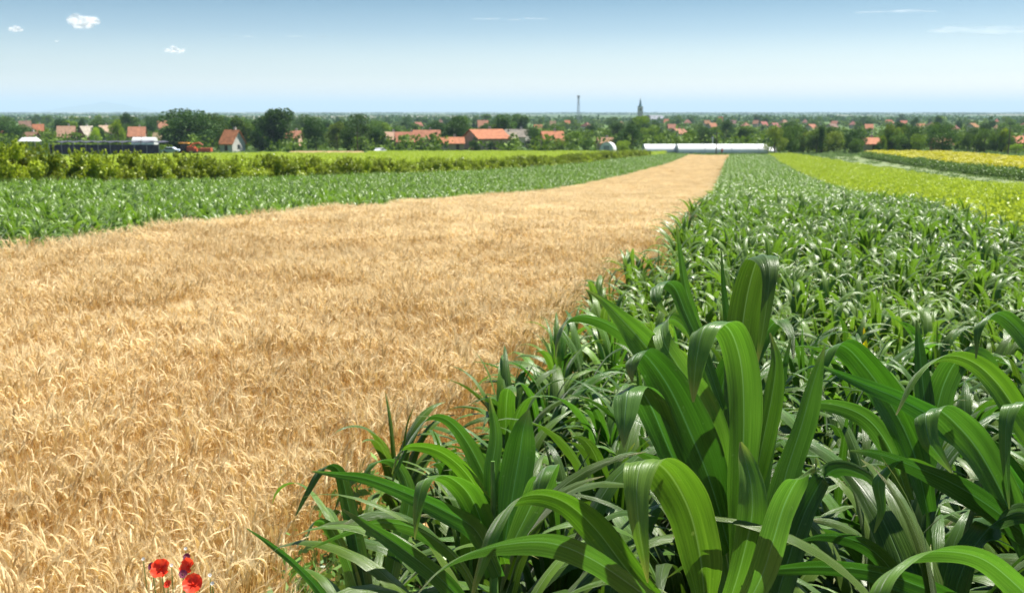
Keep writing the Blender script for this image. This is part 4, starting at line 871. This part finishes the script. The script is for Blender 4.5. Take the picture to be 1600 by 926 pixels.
def flower(px, py, size, mat, label, cat, name, petals=4, nod=.35, h=.93, seed=0, group=None):
    rs = np.random.RandomState(seed); x, y = hit(px, py, h - .0); z = gz(x, y); e = empty(name, (x, y, z), 0, label, cat, group)
    top = np.array([0, 0, h]); lean = rs.randn(2) * .04
    MB().tube([(lean[0], lean[1], 0), (lean[0] * .6, lean[1] * .6, h * .5), (0, 0, h - .01)], [.0022, .002, .0016], 6).build('stem', M['stalk'], e, smooth=True)
    nrm = np.array([rs.randn() * .3, -.75, .65]); nrm /= np.linalg.norm(nrm); a = np.cross(nrm, [0, 0, 1]); a /= np.linalg.norm(a); b = np.cross(nrm, a)
    P, QQ, n = [], [], 0
    for j in range(petals):
        t = j / petals * 6.283 + rs.rand() * .3; u = a * math.cos(t) + b * math.sin(t); w_ = np.cross(nrm, u); g = 6
        r_ = np.linspace(0, 1, g); wv = np.sin(np.clip(r_, 0, 1) ** .7 * math.pi * .86) * (6.0 / petals) * .62
        for ri_ in range(g):
            for ci in range(-3, 4):
                c_ = ci / 3; P.append(top + size * (u * r_[ri_] + w_ * wv[ri_] * c_ * 1.1 + nrm * (.5 * r_[ri_] ** 2 * nod + .08 * math.sin(c_ * 7 + j) * r_[ri_] + .12 * c_ * c_)))
        QQ.append(gridq(g, 7) + n); n += g * 7
    obj('petals', mesh('petals', np.array(P), np.concatenate(QQ), smooth=True), mat, e)
    c = top + nrm * size * .1
    MB().tube([c - nrm * size * .1, c + nrm * size * .06, c + nrm * size * .2], [size * .06, size * .1, size * .04], 8).build('centre', M['poppy'] if cat == 'poppy' else M['dry'], e, smooth=True)
    return e
flower(252, 889, .031, M['poppy'], 'broad red poppy in the wheat, leftmost of the three', 'poppy', 'poppy', seed=1, nod=.9, h=1.0)
flower(295, 885, .028, M['poppy'], 'red poppy with flared petals, highest of the three on the right', 'poppy', 'poppy', seed=2, nod=.9, h=1.0)
flower(302, 912, .030, M['poppy'], 'ragged red poppy, lowest of the three', 'poppy', 'poppy', seed=3, petals=5, nod=.7, h=1.0)
flower(262, 912, .012, M['poppy'], 'small half-closed red poppy below the leftmost poppy', 'poppy', 'poppy', seed=4, h=.98)
for i, (px, py, l) in enumerate([(237, 884, 'dark purple small flower touching the leftmost poppy'), (292, 870, 'purple small flower above the highest poppy'), (286, 897, 'pale purple small flower between two poppies')]):
    flower(px, py, .014, M['purple'], l, 'flower', 'wildflower', petals=9, seed=10 + i, h=1.0)
for i, (px, py) in enumerate([(290, 857), (268, 883), (328, 898), (332, 911), (224, 873)]):
    flower(px, py, .006, M['white_petal'], 'tiny white flower among the poppies', 'flower', 'wildflower', petals=6, seed=20 + i, h=1.0, group='tiny white flowers among the poppies')
# crumpled dry leaf on the soil between the plants
x, y = hit(1243, 832, .55)
v, q, u = arc_leaf(np.random.RandomState(2), .0, 1., .22, .07, 60, 260, 14, 7, 1.4, .25)
o = obj('dry_leaf', mesh('dry_leaf', v, q, u, smooth=True), M['dry'], None, (x, y, gz(x, y) + .5)); tag(o, 'crumpled brown dry leaf caught low behind the tallest maize plant', 'dry leaf')

# ------------------------------------------------------------------ greenhouses, net shelter, farm machine, masts, church
def X_at(px, d): return (px - CX) / F * d
def tunnel(px0, px1, d, top, label, w_=7., name='greenhouse', group=None, rot=0):
    x0, x1 = X_at(px0, d), X_at(px1, d); cx = (x0 + x1) / 2; z = gz(cx, d); H = CAMZ - (top - HZ) / F * d - z; L = x1 - x0
    e = empty(name, (cx, d + w_ / 2, z), R(rot), label, 'greenhouse', group); n = 14; a = np.linspace(0, math.pi, n); m = max(2, int(L / 2)); xs_ = np.linspace(-L / 2, L / 2, m)
    prof_ = np.c_[-np.cos(a) * w_ / 2, np.sin(a) ** .75 * H]
    V = np.array([(x, p[0], p[1] * (1 - .012 * (i % 2))) for i, x in enumerate(xs_) for p in prof_]); obj('cover', mesh('cover', V, gridq(m, n), smooth=True), M['white'], e)
    for s in (0, -1):
        c = np.array([xs_[s], 0, 0]); ring = V[:n] * [0, 1, 1] + [xs_[s], 0, 0]
        me = bpy.data.meshes.new('end_sheet'); me.from_pydata([tuple(q) for q in ring], [], [tuple(range(n))]); o = obj('end_sheet', me, M['white'], e)
        MB().box((xs_[s] + (-.06 if s == 0 else .06), 0, 1.), (.08, 1.6, 2.)).build('door', M['metal'], o)
    for i, x in enumerate(xs_[::3]):
        MB().tube([(x, p[0] * 1.006, p[1] * 1.006 + .02) for p in prof_], .035, 5).build('hoop', M['metal'], e)
    MB().box((0, -w_ / 2 - .1, .22), (L, .12, .5)).build('skirting_board', M['metal'], e)
GG = 'white greenhouses at the end of the wheat'
tunnel(1058, 1196, 262, 224.2, 'long white greenhouse across the end of the wheat strip', group=GG)
tunnel(1006, 1056.5, 266, 224.4, 'white greenhouse behind the left maize tip, left of the long one', group=GG)
tunnel(1192, 1210, 271, 229, 'short white greenhouse end right of the long one behind a bare trunk', group=GG)
tunnel(943, 957, 268, 221, 'small white arched tunnel alone among the olive trees', 4, rot=62)
# black net shelter
x0, x1, d = X_at(98, 225), X_at(264, 225), 225; cx = (x0 + x1) / 2; z = gz(cx, d); top = CAMZ - (219 - HZ) / F * d - z; L = x1 - x0
e = empty('net_shelter', (cx, d, z), 0, 'long low shelter of black shade net behind the shrub row', 'net shelter')
m = MB(); m2 = MB(); nb = 9
for i in range(nb):
    xa, xb = -L / 2 + L * i / nb, -L / 2 + L * (i + 1) / nb; xm = (xa + xb) / 2
    for p, q in ((xa, xm), (xm, xb)):
        za, zb = (top - .25, top) if p == xa else (top, top - .25)
        m.add([(p, -4, za), (q, -4, zb), (q, 3, zb), (p, 3, za), (p, -4, za - .06), (q, -4, zb - .06), (q, 3, zb - .06), (p, 3, za - .06)], [(0, 1, 2, 3), (4, 7, 6, 5), (0, 4, 5, 1), (2, 6, 7, 3)])
m.build('net_roof', M['net'], e); MB().box((0, -4.1, (top - .55) / 2 + .3), (L, .05, top - 1.4)).build('side_net', M['net'], e)
for i in range(nb + 1):
    MB().tube([(-L / 2 + L * i / nb, -4.2, -.2), (-L / 2 + L * i / nb, -4.2, top - .4)], .07, 6).build('post', M['metal'], e)
# white shelter
d = 205; x = X_at(55, d); z = gz(x, d); top = CAMZ - (213.5 - HZ) / F * d - z
e = empty('canopy_shelter', (x, d, z), 0, 'small white-roofed shelter at the left behind the shrubs', 'shelter')
MB().add([(-1.75, -1.4, top - .75), (1.75, -1.4, top - .75), (1.75, 1.4, top - .75), (-1.75, 1.4, top - .75), (-1.2, -.5, top), (1.2, -.5, top), (1.2, .5, top), (-1.2, .5, top)], [(0, 1, 5, 4), (1, 2, 6, 5), (2, 3, 7, 6), (3, 0, 4, 7), (4, 5, 6, 7), (0, 3, 2, 1)]).build('roof', M['white'], e)
for sx in (-1.6, 1.6):
    for sy in (-1.2, 1.2): MB().tube([(sx, sy, -.1), (sx, sy, top - .8)], .05, 6).build('post', M['metal'], e)
# low white walls / cold frames by the net shelter
for i, (px0, px1) in enumerate([(211, 224), (226, 246)]):
    tunnel(px0, px1, 262, 213.6, 'low white tunnel above the net shelter, ' + ('left' if i == 0 else 'right') + ' one of two', 4, group='low white tunnels above the net shelter')
def blank(name, px, d, mat, w_, h, dep, label, cat, zoff=0):
    x = X_at(px, d); z = gz(x, d); e = empty(name, (x, d, z), 0, label, cat); return e
# farm machine (forage harvester) with trailer
d = 225; x = X_at(300, d); z = gz(x, d) + .9
e = empty('farm_machine', (x, d, gz(x, d)), 0, 'red and orange farm machine half hidden by the shrubs under the biggest tree', 'farm machine')
zz = 1.35
MB().box((.4, 0, zz + .35), (2.0, 1.5, 1.0)).box((1.4, 0, zz + .15), (.9, 1.2, .7)).build('body', M['red'], e)
cb = MB().box((-.9, 0, zz + .75), (1.4, 1.5, 1.5)).build('cab', M['glass'], e); MB().box((-.95, 0, zz + 1.6), (2.1, 1.8, .22)).build('cab_roof', M['orange'], cb)
for sx, rr_ in ((-1.0, .85), (1.4, .55)):
    for sy in (-.9, .9):
        wo = MB().tube([(sx, sy - .2, rr_), (sx, sy + .2, rr_)], rr_, 18).build('wheel', M['rubber'], e); MB().tube([(sx, sy - .23, rr_), (sx, sy + .23, rr_)], rr_ * .5, 12).build('rim', M['orange'], wo)
MB().tube([(1.1, .3, zz + .8), (1.1, .3, zz + 1.5)], .05, 6).build('exhaust', M['metal'], e)
MB().tube([(.2, 0, zz + .8), (.9, 0, zz + 1.5), (2.4, 0, zz + 1.7), (3.2, 0, zz + 1.2)], [.16, .15, .13, .1], 8).build('spout', M['red'], e)
x2 = X_at(322, d); e = empty('farm_trailer', (x2 + .6, d, gz(x2, d)), 0, 'low rust-red trailer right of the red farm machine', 'trailer')
MB().box((0, 0, 1.5), (2.6, 1.6, .8)).build('bed', M['red'], e)
for sx in (-.6, .6): MB().tube([(sx, -.95, .5), (sx, .95, .5)], .5, 14).build('wheel', M['rubber'], e)
# pale parked thing left of the machine: a small car, roof only in view
def car(px, d, tint, label, rz=0, lift=0):
    x = X_at(px, d); e = empty('parked_car', (x, d, gz(x, d) + lift), rz, label, 'car')
    b = MB(); S_ = [(-2.1, .35), (-2.15, .75), (-1.5, .95), (-1.0, 1.4), (.5, 1.42), (1.15, .98), (2.0, .85), (2.15, .4)]; k = len(S_); V = [(a, s, c) for s in (-.85, .85) for a, c in S_]
    b.add(V, [(i, i + 1, k + i + 1, k + i) for i in range(k - 1)] + [(k - 1, 0, k, 2 * k - 1)]); me = bpy.data.meshes.new('body'); fs = [tuple(range(k)), tuple(range(2 * k - 1, k - 1, -1))] + [(i, k + i, k + (i + 1) % k, (i + 1) % k) for i in range(k)]
    me.from_pydata(V, [], fs); o = obj('body', me, M['white'], e); o.color = (*tint, 1)
    MB().box((-.25, 0, 1.18), (1.75, 1.74, .3)).build('window', M['glass'], e)
    for sx in (-1.35, 1.35):
        for sy in (-.8, .8): MB().tube([(sx, sy - .1, .33), (sx, sy + .1, .33)], .33, 14).build('wheel', M['rubber'], e)
car(273, 232, (.75, .85, 1), 'pale silver car left of the red farm machine, only its roof clear of the crop', lift=.6)
car(596, 268, (1, 1, 1.05), 'small white car in the shade at the right foot of the tree clump', R(70))
# people
def person(px, py, d, shirt, legs, label, h=1.7):
    x = X_at(px, d); z = gz(x, d); e = empty('person', (x, d, z), R(200), label, 'person')
    bm_v = [(0, 0, .95), (0, 0, 1.15), (0, 0, 1.38), (0, 0, 1.5), (0, .01, 1.63), (-.1, 0, .9), (-.11, .02, .5), (-.11, 0, .07), (-.12, -.12, .03), (.1, 0, .9), (.13, -.04, .5), (.12, .06, .07), (.13, -.06, .03), (-.19, 0, 1.4), (-.25, .02, 1.15), (-.24, -.1, .93), (.19, 0, 1.4), (.25, .0, 1.15), (.22, -.12, .95)]
    ed = [(0, 1), (1, 2), (2, 3), (3, 4), (0, 5), (5, 6), (6, 7), (7, 8), (0, 9), (9, 10), (10, 11), (11, 12), (2, 13), (13, 14), (14, 15), (2, 16), (16, 17), (17, 18)]
    rd = [.15, .14, .16, .055, .1, .09, .06, .045, .04, .09, .06, .045, .04, .06, .045, .035, .06, .045, .035]
    me = bpy.data.meshes.new('body'); me.from_pydata(bm_v, ed, []); o = obj('body', me, M['skin'], e)
    o.modifiers.new('skin', 'SKIN'); 
    for i, r_ in enumerate(rd): me.skin_vertices[0].data[i].radius = (r_, r_ * .8) if i < 4 else (r_, r_)
    me.skin_vertices[0].data[0].use_root = True; o.modifiers.new('sub', 'SUBSURF').levels = 1
    m = MB().tube([(0, 0, .93), (0, 0, 1.1), (0, 0, 1.3), (0, 0, 1.45), (0, 0, 1.49)], [.19, .18, .2, .17, .08], 12); 
    for s in (-1, 1): m.tube([(s * .15, 0, 1.43), (s * .22, .01, 1.3), (s * .26, .02, 1.14)], [.07, .07, .062], 8)
    o = m.build('shirt', M['cloth'], e, smooth=True); o.color = (*shirt, 1)
    m = MB().tube([(0, 0, .98), (0, 0, .84)], [.185, .17], 12)
    m.tube([(-.09, 0, .9), (-.11, .02, .5), (-.11, 0, .1)], [.11, .085, .065], 10).tube([(.09, 0, .9), (.13, -.04, .5), (.12, .06, .1)], [.11, .085, .065], 10)
    o = m.build('trousers', M['cloth'], e, smooth=True); o.color = (*legs, 1)
    o = MB().tube([(0, .02, 1.62), (0, .03, 1.7), (0, .03, 1.76)], [.115, .11, .05], 10).build('hair', M['cloth'], e, smooth=True); o.color = (.05, .04, .03, 1)
person(1125, 236, 255, (.75, .06, .05), (.3, .05, .06), 'person in red clothes standing before the long greenhouse')
# utility poles
def pole(px, d, top, label, white=False):
    x = X_at(px, d); z = gz(x, d); h = CAMZ - (top - HZ) / F * d - z; e = empty('utility_pole', (x, d, z), R(15), label, 'utility pole')
    MB().tube([(0, 0, -.3), (0, 0, h)], [.16, .10], 8).build('post', M['white'] if white else M['timber'], e, smooth=True); MB().box((0, 0, h - .5), (1.4, .1, .1)).build('crossarm', M['metal'], e)
pole(1116, 250, 205, 'dark utility pole in front of the long greenhouse'); pole(1110, 275, 212, 'pale short pole just behind the long greenhouse', True); pole(1568, 255, 196, 'grey utility pole near the right edge before the orange roof')
pole(561, 262, 205, 'thin pole at the foot of the tree clump left of the pale roofs')
# lattice mast
d = 1100; x = X_at(902, d); z = gz(x, d); h = CAMZ + (HZ - 150) / F * d - z
e = empty('telecom_mast', (x, d, z), R(20), 'tall thin lattice mast with antennas on the skyline', 'mast'); m = MB(); b0, b1 = 1.5, .6
lv = np.linspace(0, h, 13); hw = np.interp(lv, [0, h], [b0, b1])
for sx in (-1, 1):
    for sy in (-1, 1): m.tube([(sx * b0, sy * b0, 0), (sx * b1, sy * b1, h)], .14, 5)
for i in range(12):
    for s in (-1, 1):
        a, b = hw[i], hw[i + 1]
        m.tube([(-a, s * a, lv[i]), (b, s * b, lv[i + 1])], .08, 4).tube([(a, s * a, lv[i]), (-b, s * b, lv[i + 1])], .08, 4).tube([(s * a, -a, lv[i]), (s * b, b, lv[i + 1])], .08, 4)
m.build('lattice', M['metal'], e)
for a in range(6):
    t = a * math.pi / 3; MB().box((1.15 * math.cos(t), 1.15 * math.sin(t), h - 1.6), (.4, .4, 2.6)).build('antenna_panel', M['metal'], e)
MB().tube([(0, 0, h - .2), (0, 0, h + 2)], .06, 5).build('lightning_rod', M['metal'], e)
# church
d = 1200; x = X_at(997, d); z = gz(x, d); k = d / F; ztw = CAMZ + (HZ - 167.5) * k - z; ztip = CAMZ + (HZ - 154.5) * k - z
e = empty('church', (x, d, z), 0, 'pale church with dark pointed spire and long slate-roofed nave', 'church'); tw = 5.6
t_ = MB().box((0, 0, ztw / 2), (tw, tw, ztw)).build('tower', M['stone'], e)
MB().box((0, 0, ztw + .2), (tw + .7, tw + .7, .4)).box((0, 0, ztw * .72), (tw + .4, tw + .4, .3)).build('cornice', M['stone'], t_)
sp = MB(); ring = [(tw / 2 * .95, 0), (tw / 2 * .62, 1.6), (tw / 2 * .45, 3.0), (tw / 2 * .3, ztip - ztw - 4), (.12, ztip - ztw)]
sp.tube([(0, 0, ztw + .4 + q[1]) for q in ring], [q[0] for q in ring], 8).build('spire', M['copper'], t_); MB().box((0, 0, ztip + 1.), (.15, .15, 1.6)).box((0, 0, ztip + 1.2), (.8, .15, .15)).build('cross', M['metal'], t_)
for s in (-1, 0, 1):
    if s: MB().box((s * (tw / 2 + .05), 0, ztw - 3), (.12, 1.3, 2.6)).build('belfry_opening', M['timber'], t_)
    else: MB().box((0, -tw / 2 - .05, ztw - 3), (1.3, .12, 2.6)).build('belfry_opening', M['timber'], t_)
MB().tube([(0, -tw / 2 - .08, ztw - 5.6), (0, -tw / 2 - .02, ztw - 5.6)], .9, 16).build('clock_face', M['white'], t_)
nl = 27; hr_ = CAMZ - (180.2 - HZ) * k - z; he = max(4.0, CAMZ - (187 - HZ) * k - z + 1)
MB().box((tw / 2 + nl / 2 - .2, 0, he / 2), (nl - .4, 11, he)).build('nave_wall', M['stone'], e)
nv = MB(); a0, a1 = tw / 2 - .1, tw / 2 + nl
for s in (-1, 1): nv.add([(a0, s * 6, he - .3), (a1, s * 6, he - .3), (a1 - 3.5, 0, hr_), (a0, 0, hr_)], [(0, 1, 2, 3)])
nv.add([(a1, -6, he - .3), (a1, 6, he - .3), (a1 - 3.5, 0, hr_)], [(0, 1, 2)]); nv.build('nave_roof', M['slate'], e)
for i in range(5): MB().box((tw / 2 + 4 + i * 4.6, -5.55, he * .55), (1.2, .14, he * .5)).build('nave_window', M['glass'], e)
# far hill on the left horizon
d = 24000; cx = X_at(172, d); hx_ = np.linspace(-1, 1, 60); hy_ = np.linspace(-1, 1, 24); HX, HY = np.meshgrid(hx_, hy_)
px_ = (HX * 1250); rr2 = np.sqrt((HX) ** 2 + (HY) ** 2); base = np.clip(1 - rr2, 0, 1)
hz_ = 12.0 * 0 + 238 * (base ** 1.1) * (1 + .06 * np.sin(HX * 9) + .05 * np.sin(HX * 23 + 1)) - 1
o = obj('hill', mesh('hill', np.c_[(cx + HX * 1500).ravel(), (d + HY * 1500).ravel(), (hz_ - 12).ravel()], gridq(*HX.shape), smooth=True), plain('hill_woods', (.07, .12, .05), .95, .1, .001)); tag(o, kind='structure')

# ------------------------------------------------------------------ clouds
def cloud_mat(dens, name):
    m, t, o = new_mat(name); lw = nd(t, 'ShaderNodeLayerWeight', i_Blend=.5); g = nd(t, 'ShaderNodeTexCoord'); n = nd(t, 'ShaderNodeTexNoise', i_Scale=.008, i_Detail=3.0); t.links.new(g.outputs['Object'], n.inputs['Vector'])
    a = math_(t, 'SUBTRACT', 1, lw.outputs['Facing']); a = math_(t, 'MULTIPLY', math_(t, 'POWER', a, 2.0), math_(t, 'MULTIPLY', n.outputs[0], dens * 2.0), True)
    df = nd(t, 'ShaderNodeBsdfDiffuse'); df.inputs[0].default_value = (.92, .9, .9, 1); tl = nd(t, 'ShaderNodeBsdfTranslucent'); tl.inputs[0].default_value = (.92, .9, .9, 1)
    mx = nd(t, 'ShaderNodeMixShader', i_0=.7); t.links.new(df.outputs[0], mx.inputs[1]); t.links.new(tl.outputs[0], mx.inputs[2])
    tp = nd(t, 'ShaderNodeBsdfTransparent'); m2 = nd(t, 'ShaderNodeMixShader'); t.links.new(a, m2.inputs[0]); t.links.new(tp.outputs[0], m2.inputs[1]); t.links.new(mx.outputs[0], m2.inputs[2]); t.links.new(m2.outputs[0], o.inputs[0]); return m
CM, CW = cloud_mat(.8, 'cloud'), cloud_mat(.16, 'thin_cloud')
def cloud(px, py, wpx, hpx, n, label, mat, seed, D=13000):
    import bmesh
    rs = np.random.RandomState(seed); bm = bmesh.new(); k = D / F; p0 = at(px, py, D)
    from mathutils import Matrix, Vector, noise
    for i in range(n):
        u = rs.rand() * 2 - 1; r = hpx * k * ((.22 if mat is CM else .30) + .28 * rs.rand()) * (1 - .45 * abs(u)); x = u * wpx * k / 2; zc = (rs.rand() - .25) * hpx * k * (.75 if mat is CM else .35) * (1 - abs(u))
        q = bmesh.ops.create_icosphere(bm, subdivisions=3, radius=1); sx = 1.15 if mat is CM else 3.2
        for v in q['verts']:
            nn = noise.noise(v.co * 1.6 + Vector((i * 3.1, seed, 0))) * .34 + noise.noise(v.co * 4 + Vector((i, seed, 5))) * .08
            v.co = v.co * (1 + nn); v.co = Vector((v.co.x * r * sx + x, v.co.y * r + rs.rand() * 0 + (i % 3 - 1) * r, v.co.z * r * (.75 if mat is CM else .35) + zc))
    for f in bm.faces: f.smooth = True
    me = bpy.data.meshes.new('cloud'); bm.to_mesh(me); bm.free(); o = obj('cloud', me, mat, None, p0)
    md = o.modifiers.new('union', 'REMESH'); md.mode = 'VOXEL'; md.voxel_size = hpx * k / 14; md.use_smooth_shade = True; m2 = o.modifiers.new('smooth', 'SMOOTH'); m2.iterations = 8; m2.factor = .8
    return tag(o, label, 'cloud')
cloud(132, 37, 50, 24, 22, 'largest small white puffy cloud in the upper left sky', CM, 1); cloud(22, 47, 28, 13, 12, 'small white puffy cloud at the left edge of the sky', CM, 2)
cloud(273, 80, 36, 13, 12, 'small white cloud hanging low in the left sky', CM, 3); cloud(87, 65, 8, 6, 4, 'tiny wisp of cloud below the largest puffy one', CM, 4)
cloud(800, 30, 120, 12, 8, 'thin stretched cloud streak high above the village centre', CW, 5); cloud(1405, 19, 110, 18, 10, 'thin pale cloud high in the right sky', CW, 6)
cloud(1530, 50, 130, 34, 16, 'broad thin pale cloud near the right edge of the sky', CW, 7); cloud(430, 58, 200, 8, 7, 'faint long cloud streak in the left middle sky', CW, 8)

# ------------------------------------------------------------------ the air
hb = MB().box((0, 0, (300 - 14) / 2), (92000, 92000, 314)); ho = hb.build('haze', None)
m, t, o = new_mat('haze'); pv = nd(t, 'ShaderNodeVolumePrincipled'); pv.inputs['Color'].default_value = (.62, .84, 1, 1); pv.inputs['Density'].default_value = 1.0e-4; pv.inputs['Anisotropy'].default_value = 0
t.links.new(pv.outputs[0], o.inputs['Volume']); ho.data.materials.append(m); tag(ho, 'pale blue haze over the plain', 'haze', kind='stuff')
bpy.context.view_layer.update()
